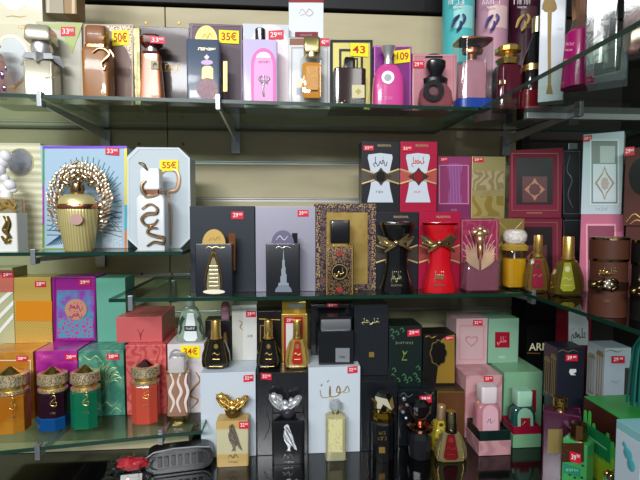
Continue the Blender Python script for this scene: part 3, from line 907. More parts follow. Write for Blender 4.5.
o.loft('belt', [(209, 18.3), (206, 19), (204, 18)], RGOLD, ratio=.82, sides=48)
o.loft('shoulder', [(204, 17.5), (199, 16.5), (195, 12), (194, 7)], mat('#cdbf86', .35, .4), ratio=.8, sides=40)
o.loft('neck', [(194, 5), (190, 6.5), (184, 5.5), (182, 3)], mat('#a88862', .25, 1.), sides=20)
o.panel('round_medallion', 70, 214, 83, 225, mat('#cfa6a0', .35, .5), 'round', y=-.0285, t=.002)
# horseshoe of feathers
bm = bmesh.new(); random.seed(3)
k = o.scale()
for layer, (rin, cnt, yl) in enumerate(((20, 34, .012), (24, 44, .010), (28, 50, .0125), (31, 52, .016))):
    for i in range(cnt):
        t = -60 + (i + random.random() * .6) * 300 / (cnt - 1)
        a = math.radians(t)
        rx = rin + random.uniform(-1, 1)
        px = 79.5 + rx * math.cos(a); py = 199 - rx * (1.25 if math.sin(a) < 0 else 1.15) * math.sin(a)
        x, z = o.m(px, py, yl)
        sgn = 1 if math.cos(a) > 0 else -1
        th = a + sgn * random.uniform(.5, 1.2)
        M = Matrix.Translation((x, yl, z)) @ Matrix.Rotation(-th, 4, 'Y') @ Matrix.Diagonal((random.uniform(2.6, 4) * k, 1.7 * k, random.uniform(1.2, 1.7) * k, 1))
        bmesh.ops.create_icosphere(bm, subdivisions=1, radius=1, matrix=M)
o.mesh('feather_horseshoe', bm, mat('#d2b594', .3, .85, pat='noise', c2='#e9d9c0', sc=90), smooth=True)
bm = bmesh.new()
tube(bm, [Vector((*o.m(80 + 24 * math.cos(math.radians(t)), 200 - 30 * math.sin(math.radians(t)), .021), 0)).xzy + Vector((0, .021, 0)) for t in range(-60, 241, 12)], 2.2 * k, 8)
o.mesh('horseshoe_rim', bm, mat('#a98a68', .3, .9), smooth=True)
o.blobs('winged_finial', [(79, 180, .0, 3, 4, 3), (73, 177, .004, 6, 2.5, 3, 35), (85, 177, .004, 6, 2.5, 3, -35), (79, 173, .006, 3, 2.5, 3), (66, 183, .008, 5, 3, 3, -35), (92, 183, .008, 5, 3, 3, 35)], mat('#d8bd98', .2, 1.))
# white octagonal box
b0 = ptY(127, 200, .93); b1 = ptY(190.5, 200, .93)
b = Item('perfume_box', 'white octagonal box with a printed snake behind the white snake bottle', 'perfume box', ((b0.x + b1.x) / 2, .93, Z))
b.cx = 158.5; b.py0 = 200
wo = mat('#bfc9cf', .45, coat=.3)
bm = bmesh.new()
W2 = (b1.x - b0.x) / 2; H = zat(158, 147.5, .93) - Z
prism(bm, [(-W2 + 2 * W2 * u, .0003 + H * v) for u, v in shape('oct')], 0, .055)
b.mesh('carton', bm, wo)
b.frame('raised_rim', 127.5, 148, 190, 249, 1.6, mat('#cfd8dc', .4), 'oct')
b.strokes('printed_snake', [[(160, 176), (166, 170), (176, 171), (179, 180), (176, 190), (168, 192), (168, 200), (171, 212), (171, 245)]], 2.2, mat('#c9a98a', .35, .5), y=-.0002, flat=.3)
b.tag(160, 160, 178.5, 171, '55€', True, y=-.0012)
o = Bot('perfume_bottle', 'white rectangular bottle wound with gold snakes and a square white cap', 153, .885, Z, py0=230)
o.loft('body', [(None, 13), (199, 13.5), (195, 11)], mat('#d0d5d8', .3, coat=.4), n=12, ratio=.6)
o.loft('collar', [(195, 8), (190, 8)], RGOLD, n=8, ratio=.7)
o.loft('cap', [(190, 8), (189, 9), (171, 9), (169, 8)], mat('#eceff0', .3, coat=.4), n=12, ratio=.8)
sn = mat('#c9ab86', .22, 1.)
o.strokes('snake_ornament', [[(142, 209), (150, 204), (157, 208), (156, 213), (147, 214), (142, 219), (146, 225), (154, 224), (158, 219)]], 1.7, sn, y=-.0172, flat=.8)
o.strokes('snake_ornament', [[(158, 228), (150, 228), (148, 233), (156, 236), (164, 238), (163, 243), (154, 242), (147, 246)]], 1.8, sn, y=-.0172, flat=.8)
o.strokes('snake_ornament', [[(139, 163), (144, 165), (147, 170)], [(146, 180), (142, 185), (143, 192), (148, 197), (158, 194)]], 1.7, sn, y=-.016, flat=.8)

# ================================================================== CENTRAL SHELF
Z = CENZ
def emblemtext(o, t, px, py, y, w=18, m=None):
    o.text(t, px, py, 2.2, m or PGOLD, y=y, wpx=w)
b = Box('perfume_box', 'matt charcoal box standing behind the black bottle with the gold sail building', 190.5, 255, 206, Z, .903, .06, mat('#2b3038', .45, coat=.2))
b.tag(231.5, 211.5, 243.5, 219, '29', y=-.0002, tilt=0)
o = Bot('perfume_bottle', 'flat black bottle with a gold sail-shaped building and round gold cap', 215, .871, Z, py0=260)
o.loft('body', [(None, 18), (244, 18), (243.4, 17.6)], mat('#1c1f26', .3, coat=.4), n=24, ratio=.42, smooth=True)
bm = bmesh.new(); prism(bm, [o.m(203 + 23 * u, 243.6 - 14.5 * v, 0) for u, v in shape('half')], -.008, .008)
o.mesh('dome_cap', bm, mat('#c0a05c', .5, .6))
o.frame('cap_ring', 206, 232, 223, 247, 1, GOLD, 'round', y=-.008, t=.0008) if False else None
o.strokes('cap_engraving', [[(209, 241), (212, 237), (215, 240), (218, 236), (220, 240)]], .5, GINK, y=-.0082)
o.poly('gilt_side_plate', [(229, 270), (235.5, 270), (235.5, 233), (229, 233)], mat('#8a5634', .3, .9), y=.002, t=.004)
o.strokes('script_name', [[(206, 248), (209, 246.5), (212, 248), (216, 246.5), (220, 248), (225, 247)]], .4, PGOLD, y=-.0145)
e = o.panel('sail_building_emblem', 206, 254, 221, 293, PGOLD, 'sail', y=-.0145, t=.0012)
o.strokes('emblem_outline', [[(206, 292), (205, 280), (208, 266), (213.5, 252), (219, 266), (222, 280), (221, 292)], [(213.5, 258), (213.5, 249)]], .8, mat('#b38a4c', .25, 1.), y=-.0155, parent=e)
o.strokes('emblem_floors', [[(209, y_), (218, y_)] for y_ in (266, 270, 274, 278, 282, 286)], .45, mat('#fff3cf', .3, .6), y=-.0158, sm=False, parent=e)
o.panel('emblem_base', 203, 289.5, 225, 294, mat('#f2ead0', .4), 'round', y=-.0158, parent=e)
b = Box('perfume_box', 'silvery lavender box standing behind the black bottle with the silver tower', 255.8, 315.5, 206.5, Z, .9035, .06, mat('#a6a3b2', .35, .35, coat=.3))
b.tag(297.5, 210, 308.5, 216.5, '29', y=-.0002)
o = Bot('perfume_bottle', 'flat black bottle with a silver skyscraper and round lilac cap', 283, .871, Z, py0=260)
o.loft('body', [(None, 16.8), (244, 16.8), (243.4, 16.4)], mat('#191b20', .3, coat=.4), n=24, ratio=.42, smooth=True)
bm = bmesh.new(); prism(bm, [o.m(271.5 + 22.5 * u, 243.6 - 13.5 * v, 0) for u, v in shape('half')], -.008, .008)
o.mesh('dome_cap', bm, mat('#8f86a2', .3, .8))
o.strokes('cap_engraving', [[(276, 240), (280, 236), (284, 240), (288, 236)]], .5, mat('#cfc8dc', .4), y=-.0082)
o.poly('black_side_plate', [(292, 250), (297.5, 250), (297.5, 233), (292, 233)], BLACK, y=.002, t=.004)
o.strokes('script_name', [[(276, 248), (279, 246.5), (282, 248), (286, 246.5), (291, 248)]], .4, CHROME, y=-.0145)
e = o.panel('skyscraper_emblem', 277, 249, 290, 287, mat('#c9d3dc', .25, .7), 'tower', y=-.0145, t=.0012)
o.panel('emblem_base', 275, 284.5, 292, 292, mat('#8f9aa6', .35, .5), 'half', y=-.0152, parent=e)
# ornate box
orn = mat('#332838', .45, pat='cells', c2='#b79a68', sc=190, pos=.16, w=.03, c3='#6d4048')
orn2 = mat('#bfa06a', .4, pat='dots', c2='#3a2a3a', sc=330, pos=.42, w=.05)
b = Box('perfume_box', 'mosaic-patterned box with a gold panel behind the ornate bottle', 315.8, 376, 203.5, Z, .903, .06, orn)
b.frame('mosaic_border', 316.2, 204, 375.5, 297, 4, orn2)
b.panel('gold_field', 326.5, 212.5, 367.5, 284, mat('#b09350', .42, .5, pat='noise', c2='#a08240', sc=30))
o = Bot('perfume_bottle', 'ornate mosaic bottle with a round black medallion and square black cap', 339.5, .871, Z, py0=270)
o.loft('body', [(None, 13.5), (246, 13.5), (245, 13)], mat('#8f6d3a', .35, .4, pat='dots', c2='#2d1c26', sc=420, pos=.45, w=.05), n=24, ratio=.55, smooth=True)
o.frame('gold_body_edge', 326.2, 245.5, 352.8, 296, 1.1, GOLD, y=-.0142)
o.panel('medallion', 330, 262.5, 349, 281, mat('#0f0d0f', .2, coat=.5), 'scallop', y=-.0142, t=.0015)
o.frame('medallion_ring', 331.5, 264, 347.5, 279.5, 1, GOLD, 'round', y=-.0158)
o.strokes('medallion_calligraphy', calli(339.5, 271.5, 9, 9, 5, 3), .5, GOLD, y=-.0158)
o.panel('gem_pattern', 336, 250, 343, 257, mat('#a33030', .3, coat=.5), 'diamond', y=-.0142, t=.001)
o.panel('gem_pattern', 336, 286, 343, 293, mat('#a33030', .3, coat=.5), 'diamond', y=-.0142, t=.001)
o.loft('collar', [(245, 9), (243, 9)], GOLD, n=8, ratio=.7)
o.loft('cap', [(243, 9), (242, 9.5), (221, 9.5), (220, 9)], mat('#141316', .3, coat=.5), n=16, ratio=.8)

# Marwa boxes: printed hourglass, lozenge and bands
def marwa(b, x0, y0, w, h, bandc, medc, inkc, tagx=None, full=True):
    y = -.0003
    cx = x0 + w * .5
    p = b.panel('printed_hourglass', x0 + w * .12, y0 + h * .165, x0 + w * .86, y0 + h * .87, mat('#c8d0da', .45), 'waist', y=y)
    b.poly('gold_band_print', [(x0, y0 + h * .40), (x0 + w * .5, y0 + h * .47), (x0 + w, y0 + h * .40), (x0 + w, y0 + h * .60), (x0 + w * .5, y0 + h * .54), (x0, y0 + h * .60)], bandc, y=y - .0007)
    for u0, v0, v1 in ((0, .395, .455), (0, .605, .55), (1, .395, .455), (1, .605, .55)):
        xa = x0 + w * u0 + (.3 if u0 == 0 else -.3)
        b.strokes('gilt_stripe', [[(xa, y0 + h * v0), (x0 + w * (.34 if u0 == 0 else .66), y0 + h * v1)]], .8, mat('#d9bd84', .35, .4), y=y - .0014, sm=False, taper=False)
    b.panel('lozenge_print', x0 + w * .22, y0 + h * .37, x0 + w * .80, y0 + h * .63, mat('#4a3c2c', .35, .5), 'diamond', y=y - .0014)
    b.panel('lozenge_print', x0 + w * .38, y0 + h * .42, x0 + w * .63, y0 + h * .58, medc, 'scallop', y=y - .0021)
    b.strokes('printed_calligraphy', calli(cx, y0 + h * .28, w * .34, h * .13, int(x0)), .36, inkc, y=y - .0007, taper=False)
    b.text('MARWA', x0 + w * .6, y0 + h * .06, 2.6, mat('#a9926c', .5), y=y, wpx=w * .36)
    b.text('ROSE', x0 + w * .48, y0 + h * .72, 1.8, inkc, y=y - .0007, wpx=w * .2)
    if tagx:
        b.tag(*tagx, y=y - .0007)
bandk = mat('#8d8371', .4, .5, pat='lattice', c2='#2a2624', sc=110)
bandr = mat('#d9987c', .4, .4, pat='lattice', c2='#b02038', sc=110)
for (lab, x0, x1, yt, Y, c, bc, mc, ic, tg) in (
    ('black hourglass-printed box standing behind the black hourglass bottle', 375.5, 418, 212, .908, '#1f2228', bandk, mat('#15120f', .3, .3), INK, None),
    ('crimson hourglass-printed box standing behind the red hourglass bottle', 418.6, 460, 212, .908, '#a8123a', bandr, mat('#8c1a2c', .3), REDINK, None)):
    b = Box('perfume_box', lab, x0, x1, yt, Z, Y, .08, mat(c, .4, coat=.4))
    marwa(b, x0, yt, x1 - x0, 296 - yt, bc, mc, ic)
    lowtop = b.top
b = Box('perfume_box', 'black hourglass-printed box with a red sticker, stacked above its lower twin', 361.5, 399.5, 141.5, lowtop, .945, .04, mat('#1a1c20', .4, coat=.4))
marwa(b, 361.5, 141.5, 38, 70, bandk, mat('#15120f', .3, .3), INK, (363.5, 145.5, 373.5, 150.5, '33'))
b = Box('perfume_box', 'crimson hourglass-printed box with a red sticker, stacked above its lower twin', 400, 436.5, 141.5, lowtop, .945, .04, mat('#a8123a', .4, coat=.4))
marwa(b, 400, 141.5, 36.5, 70, bandr, mat('#8c1a2c', .3), REDINK, (402, 146, 412, 151, '33'))
def hourglass(lab, cx, c, trim):
    o = Bot('perfume_bottle', lab, cx, .879, Z, py0=270)
    m = mat(c, .12, coat=1)
    o.loft('body', [(None, 15.5), (294, 17), (288, 17.2), (278, 14.5), (268, 12), (260, 11), (252, 11.5)], m, n=2.4, ratio=.75, sides=40)
    o.loft('cap', [(246, 11.5), (238, 13), (229, 16.3), (223.5, 17.5), (222, 17), (221, 13)], m, n=2.4, ratio=.75, sides=40)
    o.loft('rim_band', [(224.5, 17.8), (223, 18)], mat(trim, .25, 1), n=2.4, ratio=.76, sides=40)
    o.loft('waist', [(252, 11.6), (246, 11.8)], m, n=2.4, ratio=.75)
    g = mat('#d9c08a', .16, 1.)
    y = -.021
    bm = bmesh.new()
    o.strokes('gold_knot', [[(cx - 19, 236), (cx - 10, 241), (cx, 244), (cx + 10, 240), (cx + 17, 237)], [(cx - 18, 243), (cx - 10, 245), (cx, 243), (cx + 9, 247), (cx + 15, 252)], [(cx - 12, 252), (cx - 5, 247), (cx + 6, 240), (cx + 12, 234)]], 2.3, g, y=y, flat=.7)
    o.poly('bow_leaf', [(cx - 20, 235), (cx - 9, 238), (cx - 12, 246), (cx - 17, 242)], g, y=y - .002, t=.0015)
    o.poly('bow_leaf', [(cx + 18, 236), (cx + 8, 239), (cx + 11, 247), (cx + 15, 242)], g, y=y - .002, t=.0015)
    o.blobs('knot_bead', [(cx, 243, y - .003, 3, 3, 2.5)], g)
    o.strokes('gilt_calligraphy', calli(cx, 276, 10, 11, int(cx)), .42, PGOLD, y=-.0245)
    o.text('MARWA', cx, 285.5, 2.2, PGOLD, y=-.0255, wpx=11)
hourglass('glossy black hourglass bottle with a gold knot at the waist', 396.5, '#0b0b0d', '#b89a62')
hourglass('glossy scarlet hourglass bottle with a gold knot at the waist', 439.5, '#c40f1e', '#a8182c')
# pink box with winged bottle
b = Box('perfume_box', 'raspberry pink box standing behind the clear bottle with the gold angel wings', 460.6, 498, 219, Z, .908, .145, mat('#a83a5c', .4, coat=.3, pat='swirl', c2='#8f2c4e', sc=16))
b.frame('gilt_border', 461.5, 220, 497, 292, .8, mat('#c98a8a', .4, .5))
ptop = b.top
b.strokes('printed_fan', [[(479, 262), (479 + 17 * math.cos(math.radians(t)), 250 - 24 * math.sin(math.radians(t)))] for t in range(-10, 200, 17)], .7, mat('#d98a96', .4), y=-.0002, sm=False)
o = Bot('perfume_bottle', 'clear pink glass bottle bearing gold angel wings under a rose', 480, .874, Z, py0=270)
o.loft('body', [(None, 17), (286, 17.5), (262, 17.5), (259, 14)], mat('#b8788a', .05, tr=.7), n=9, ratio=.5)
o.loft('foot', [(None, 17.8), (289, 17.8)], mat('#3a1018', .1, coat=.8), n=9, ratio=.52)
fe = mat('#e3c0a2', .35, .6)
for s_, nm in ((-1, 'angel_wing'), (1, 'angel_wing')):
    wings = []
    for i in range(9):
        a = math.radians(8 + i * 9.5)
        r = 15.5 + 3 * math.sin(i / 8 * math.pi)
        wings.append([(480 + s_ * 1.2, 270 - i), (480 + s_ * r * .6 * math.cos(a * .8), 266 - r * .62 * math.sin(a)), (480 + s_ * min(14.5, r * math.cos(a) + 2.5), 262 - r * 1.15 * math.sin(a))])
    o.strokes(nm, wings, .95, fe, y=-.0178, flat=.7)
o.blobs('rose_cap', [(480, 234, 0, 7, 5, 5), (475, 232, -.002, 5, 3.5, 4, 30), (485, 232, -.002, 5, 3.5, 4, -30), (480, 229, -.003, 4, 3.5, 4), (480, 240, -.003, 4.5, 6, 4), (480, 250, -.006, 2.6, 7, 3)], mat('#d2a884', .3, .8))
o.loft('neck', [(259, 6), (246, 5)], RGOLD)
# gold box low, yellow bottle
b = Box('perfume_box', 'satin gold box standing behind the yellow bottle with the white cap', 498.3, 523, 218.5, Z, .935, .024, mat('#a58f4f', .35, .5))
b.strokes('crossing_line', [[(499, 222), (522, 246)], [(522, 222), (499, 246)]], .5, mat('#d6c387', .35, .5), y=-.0002, sm=False)
o = Bot('perfume_bottle', 'round bottle of yellow perfume with a knobbly white cap', 514, .903, Z, py0=270)
o.loft('body', [(None, 11), (285, 12.5), (262, 12.5), (252, 11), (247, 9.5), (245, 8)], CLEAR, n=3.2, ratio=.8, sides=36)
o.loft('perfume_liquid', [(286, 10), (283, 11), (262, 11), (258, 10.5)], mat('#e0a81a', .12, coat=.6, tr=.25), n=3.2, ratio=.78, sides=36, label='yellow liquid')
o.loft('inner_tube', [(258, .8), (246, .8)], WHITE, sides=8)
o.loft('glass_ribs', [(250, 12.6), (246, 12.9), (243, 9)], mat('#d6b04a', .06, tr=.5), n=3, ratio=.8)
o.loft('cap', [(243, 9), (240, 11.5), (235, 12), (231, 10), (229.5, 6)], mat('#e3dbd6', .45, pat='dots', c2='#cfc3bc', sc=180, bump=.6), sides=16)
# upper purple & gold boxes (on the pink box)
zz = ptop
b = Box('perfume_box', 'mauve pink box with an arched pleated motif, topmost beside the crimson hourglass box', 437.5, 470, 156.5, zz, .992, .055, mat('#8f3a68', .4, coat=.4))
b.panel('pleated_arch_print', 446.5, 163, 463, 204, mat('#6f3a78', .4, pat='wave', c2='#b06a9a', sc=90), 'waist')
b.frame('printed_border', 439, 165, 468.5, 204, .8, mat('#d08aa8', .4))
b.panel('printed_foot_band', 438, 205, 469.5, 217, mat('#7a2f5c', .4))
b.text('QAED', 454, 210, 2, mat('#c98aa0', .5), y=-.0008)
b.tag(440, 157.5, 447.5, 161.5, '33', y=-.0004)
b = Box('perfume_box', 'pale gold foil box with embossed waves, topmost beside the mauve box', 471, 504.5, 156.5, zz, .992, .055, mat('#c7b57c', .32, .55, coat=.3))
b.panel('embossed_band', 472, 171, 503.5, 190, mat('#cdbb90', .35, .4, pat='swirl', c2='#a8966a', sc=14))
b.panel('printed_foot_band', 472, 196, 503.5, 216, mat('#b79d4e', .35, .6, pat='swirl', c2='#d2bd78', sc=8))
b.text('FLORA', 487, 193.5, 2, GINK, y=-.0003)
b.tag(473, 157.5, 483.5, 162, '29', y=-.0004)
# framed maroon window boxes on the side shelf
def window_box(lab, x0, x1, y0, y1, z, Y, d, c, fc, wc, inner, rz=0, tg=None, ztop=None):
    b = Box('perfume_box', lab, x0, x1, y0, z, Y, d, mat(c, .65), rz=rz, ztop=ztop)
    w = x1 - x0; h = y1 - y0
    b.frame('gilt_border', x0 + w * .06, y0 + h * .06, x1 - w * .06, y1 - h * .1, .7, fc)
    b.panel('window_pane', x0 + w * .15, y0 + h * .13, x1 - w * .16, y1 - h * .19, mat(wc, .3))
    b.panel('bottle_behind_window', x0 + w * .26, y0 + h * .4, x1 - w * .27, y1 - h * .22, inner, y=-.0008)
    b.panel('arabesque_print', x0 + w * .30, y0 + h * .42, x1 - w * .31, y1 - h * .24, mat('#a06a50', .4, .2), 'diamond', y=-.0016)
    b.panel('arabesque_core', x0 + w * .38, y0 + h * .5, x1 - w * .39, y1 - h * .32, inner, 'scallop', y=-.0024)
    b.panel('printed_name', x0 + w * .34, y1 - h * .08, x1 - w * .36, y1 - h * .055, fc)
    if tg:
        b.tag(*tg)
    return b
mar = mat('#55282a', .3, .2)
lo = window_box('dark red window box below its stacked twin near the corner', 510, 560.5, 218, 286, Z, .985, .06, '#6c0c2a', mat('#8a4038', .4, .2), '#1c0810', mar, rz=-.5)
window_box('dark red window box with an arabesque bottle behind its pane, stacked on its twin', 508.5, 561.5, 149, 217.5, lo.top, .985, .06, '#760e2e', mat('#8a4038', .4, .2), '#1a1216', mar, rz=-.5)
lo = Box('perfume_box', 'black cellophane-wrapped box below its stacked twin beside the dark red window boxes', 562.5, 582, 218, Z, .965, .05, mat('#0c0d11', .2, coat=.4), rz=-.6)
lo.frame('foil_edge', 563.5, 220, 581, 290, .7, mat('#5a5a66', .3, .4))
b = Box('perfume_box', 'black cellophane-wrapped box stacked on its twin beside the dark red window boxes', 562.5, 581, 149, lo.top, .965, .05, mat('#0c0d11', .2, coat=.4), rz=-.6)
b.frame('foil_edge', 563.5, 151, 580, 214, .7, mat('#5a5a66', .3, .4))
b.strokes('foil_vine_print', [[(570, 155), (567, 170), (572, 180), (568, 195), (573, 208)]], .6, mat('#7c7c88', .3, .5), y=-.0002)
# attar bottles
def attar(lab, x, Y, c, lc, ink, yb, py, z, gl='#b59a5a', capc=GOLD, hw=14, top=236, s=1., rz=0, group=None):
    o = Bot('attar_bottle', lab, x, Y, z, py0=py, rz=rz)
    H = yb - top
    f = lambda t: yb - H * t
    hw *= 1.05
    o.loft('body', [(None, hw * .75), (f(.05), hw * .98), (f(.16), hw * 1.04), (f(.32), hw * 1.0), (f(.50), hw * .76), (f(.585), hw * .6), (f(.62), hw * .36)], mat(c, .07, coat=1, tr=.35), n=3, sides=10, ratio=.5, smooth=False)
    o.loft('collar', [(f(.62), hw * .40), (f(.66), hw * .40)], capc)
    o.loft('cap', [(f(.66), hw * .33), (f(.67), hw * .36), (f(.98), hw * .34), (top, hw * .31)], capc)
    yy = -hw * .5 * o.scale() - .0008
    # gold cage lines
    o.strokes('gilt_edges', [[(x - hw * .75, f(.06)), (x - hw * .8, f(.16)), (x - hw * .52, f(.57))], [(x + hw * .75, f(.06)), (x + hw * .8, f(.16)), (x + hw * .52, f(.57))], [(x - hw * .5, f(.03)), (x + hw * .5, f(.03))]], .5, mat(gl, .25, 1.), y=yy + .001, sm=False)
    o.panel('drop_label', x - hw * .46, f(.56), x + hw * .46, f(.08), lc, 'trap', y=yy - .0002, t=.001)
    o.panel('label_seal', x - hw * .16, f(.50), x + hw * .16, f(.40), ink, 'round', y=yy - .0012, t=.0004)
    o.strokes('label_script', [[(x - hw * .3, f(.28)), (x - hw * .1, f(.31)), (x + hw * .1, f(.27)), (x + hw * .3, f(.31))], [(x - hw * .25, f(.18)), (x + hw * .25, f(.18))]], .4, ink, y=yy - .0012)
    return o
attar('angular attar bottle with a red label and gold cap on the side shelf end', 537.5, .868, '#80602c', mat('#8e1f38', .4), PGOLD, 292, 270, Z, hw=12.5, top=235)
attar('angular attar bottle with a lime green label and gold cap beside the red-labelled one', 567.5, .822, '#6a5814', mat('#b9b83c', .4), mat('#f0ecc0', .4), 296, 270, Z, hw=15.5, top=236.5)
# white window box on pink box
pk = Box('perfume_box', 'pink window box standing under the white window box on the side shelf', 579, 622, 214.5, Z, .862, .06, mat('#c46a84', .6), rz=-.7)
pk.frame('window_edge', 586, 224, 616, 300, 1.6, mat('#e8a3b4', .4))
pk.panel('window_pane', 587.5, 226, 614.5, 299, mat('#8e4a5e', .15, coat=.8))
wh = Box('perfume_box', 'white window box showing a white arabesque bottle, stacked on the pink one', 581.5, 622, 133, pk.top, .862, .06, mat('#c3ced6', .6), rz=-.7)
wh.frame('window_edge', 590, 139.5, 619, 205, 1.4, mat('#dde6ea', .4))
wh.panel('window_pane', 591.5, 141, 617.5, 203.5, mat('#8b928f', .15, coat=.8))
wh.panel('bottle_behind_window', 593, 164, 616, 202, mat('#d5dae4', .4), y=-.0008)
wh.panel('cap_behind_window', 600, 146, 615, 163, mat('#b9c0c0', .4), y=-.0008)
wh.frame('arabesque_print', 595, 166, 614.5, 200, 2, mat('#a98a6c', .35, .4), 'diamond', y=-.0016)
wh.panel('arabesque_core', 601, 177, 609, 190, mat('#b9a79c', .35, .3), 'scallop', y=-.0016)
wh.text('BADEE', 602, 209, 2.4, mat('#8f9298', .5), wpx=14)
wh.tag(582.8, 136, 592, 142, '38', tilt=-1)
# brown boxes at right
lo = Box('perfume_box', 'russet brown box standing on the side shelf behind the brown banded bottle', 623.5, 668, 226, Z, .79, .06, mat('#4a2019', .6), rz=-.7)
b = Box('perfume_box', 'russet brown box with a black disc and red sticker, stacked on its lower twin', 623.5, 668, 147, lo.top, .79, .06, mat('#4c2018', .6, pat='noise', c2='#50271f', sc=20), rz=-.7)
b.panel('black_disc_print', 629, 158, 655, 195, mat('#15130f', .25, .3, coat=.5), 'round')
b.tag(624.5, 147.5, 634.5, 156, '29', tilt=-1)
b.strokes('gilt_sprig_print', [[(626, 222), (634, 214), (642, 218), (650, 210)], [(630, 224), (637, 220), (645, 224)]], .6, GINK, y=-.0002)
# banded leather-like bottles
def banded(lab, x, hw, Y, top, bot, c):
    o = Bot('perfume_bottle', lab, x, Y, Z, py0=280)
    H = bot - top
    f = lambda t: bot - H * t
    o.loft('body', [(None, hw * .9), (f(.02), hw * .95), (f(.30), hw * .96), (f(.52), hw * .93), (f(.71), hw * .93)], mat(c, .5), sides=40)
    o.loft('gilt_rim', [(f(.71), hw * .99), (f(.74), hw * .99)], mat('#7d6a3c', .25, 1., pat='noise', c2='#1c1814', sc=130), sides=40)
    o.loft('cap', [(f(.74), hw), (f(.97), hw)], mat(c, .5), sides=40)
    o.loft('cap_rim', [(f(.97), hw), (f(1), hw * .98)], mat('#7d6a3c', .25, 1., pat='noise', c2='#1c1814', sc=130), sides=40)
    y = -hw * o.scale() * 1.02
    o.strokes('gilt_calligraphy', calli(x, f(.57), 17, 8, 12), .6, GOLD, y=y)
    o.loft('strap', [(f(.46), hw * 1.0), (f(.36), hw * 1.0)], mat('#2a1a14', .3, .3), sides=40)
    o.blobs('flower_buckle', [(x - 12, f(.41), y * .82, 6, 4, 2.5, 20), (x + 12, f(.41), y * .82, 6, 4, 2.5, -20), (x - 7, f(.45), y, 5, 2.4, 2, 30), (x + 7, f(.45), y, 5, 2.4, 2, -30), (x - 7, f(.36), y, 5, 2.4, 2, -30), (x + 7, f(.36), y, 5, 2.4, 2, 30)], mat('#6b5638', .2, 1.))
    o.blobs('flower_jewel', [(x, f(.41), y - .001, 4.5, 4.5, 2.5)] + [(x + 3.6 * math.cos(a), f(.41) + 3.6 * math.sin(a), y - .002, 1.8, 1.8, 2) for a in (0, 1.26, 2.5, 3.8, 5)], mat('#cbbda8', .25, .8))
    o.text('24 K', x - 1, f(.2), 2.4, GINK, y=y * .98)
banded('brown leather-look banded bottle with a jewelled flower buckle on the side shelf', 608, 18.5, .655, 237, 317, '#4a281b')
banded('black banded bottle with a gold buckle cut off by the photo edge', 648, 16, .62, 240, 326, '#0a090a')
# ================================================================== LOWEST GLASS SHELF (jewel collar bottles)
Z = LBZ
YF = .905
def low(lab, x0, x1, yt, m, Y=YF, d=.13):
    return Box('perfume_box', lab, x0, x1, yt, Z, Y, d, m)
b = low('orange foil box with a white-lined window behind the amber faceted bottle', -14, 35, 352, mat('#c87f22', .3, .3, coat=.5, pat='noise', c2='#dba04a', sc=14))
b.frame('white_line_print', -8, 360, 31, 412, .7, mat('#e8dcc0', .4))
b.tag(16.5, 356, 27.5, 361, '28', y=-.001)
t1 = b.top
b = low('magenta foil box behind the blue-based faceted bottle', 37.5, 79, 350.5, mat('#a01a86', .28, .3, coat=.6, pat='noise', c2='#c23aa6', sc=16))
b.tag(65, 354, 77, 359.5, '28', y=-.0003, tilt=.5)
t2 = b.top
b = low('teal foil box with gold leaf scrolls behind the emerald faceted bottle', 80, 125, 350.5, mat('#3f8670', .32, .3, coat=.5, pat='swirl', c2='#5fa088', sc=9, w=.3))
t3 = b.top
lv = []
for i in range(9):
    a = math.radians(-10 + i * 28)
    lv.append([(107, 383), (107 + 9 * math.cos(a + .4), 383 - 12 * math.sin(a + .4)), (107 + 14 * math.cos(a), 383 - 21 * math.sin(a))])
    lv.append([(107 + 14 * math.cos(a), 383 - 21 * math.sin(a)), (107 + 15 * math.cos(a + .5), 383 - 15 * math.sin(a + .5)), (107 + 8 * math.cos(a + .7), 383 - 9 * math.sin(a + .7))])
lv += [[(84, 356), (90, 360), (96, 356), (102, 362)], [(118, 400), (112, 406), (106, 402), (100, 410)], [(84, 412), (92, 404), (100, 410)], [(110, 414), (116, 408), (122, 412)]]
lv = [[(min(x, 123), min(y, 415)) for x, y in L] for L in lv]
b.strokes('gold_leaf_scroll', lv, .5, mat('#a9c48a', .35, .5), y=-.0002)
b.tag(107, 353.5, 119, 359.5, '28', y=-.0008)
b = low('coral embossed box behind the coral faceted bottle', 127, 167, 345, mat('#c2474a', .35, .2, coat=.4, pat='swirl', c2='#d96a64', sc=18, w=.3))
t4 = b.top
b = low('pale box with the yellow price sticker behind the pale wavy glass bottle', 168.5, 205, 344, mat('#d9cfd0', .4, coat=.4), d=.11)
b.tag(181, 345.5, 200, 357.5, '34€', True, y=-.0003, tilt=.5)
b.strokes('printed_snake', [[(196, 372), (200, 380), (194, 388), (190, 395), (198, 400), (192, 408)]], 1, GINK, y=-.0002)
t5 = b.top
o = Bot('perfume_bottle', 'clear bottle with dark leaf sprigs and a white drop label on the pale box', 190.5, .93, t5, py0=325)
o.loft('body', [(None, 10), (340, 13), (330, 12.5), (315, 10), (308, 7), (306, 5)], mat('#bcd0bc', .05, tr=.6, coat=.5), n=3, ratio=.5)
o.panel('white_drop_label', 183.5, 313, 197.5, 341, mat('#dfe6e6', .4), 'trap', y=-.0135)
o.panel('black_name_band', 184.5, 326, 196.5, 331, INK, y=-.0143)
o.text('NISREEN', 190.5, 328.5, 2, WHITE, y=-.0151, wpx=9)
o.strokes('leaf_sprigs', [[(179, 334), (181, 328), (180, 322), (183, 316)], [(202, 334), (200, 328), (201, 322), (198, 316)], [(180, 325), (184, 318)], [(201, 325), (197, 318)]], 1, mat('#2c4038', .4), y=-.0125)
o.loft('cap', [(306, 4.5), (296, 4.5), (295, 4)], mat('#b9c4bc', .1, .3, tr=.4))
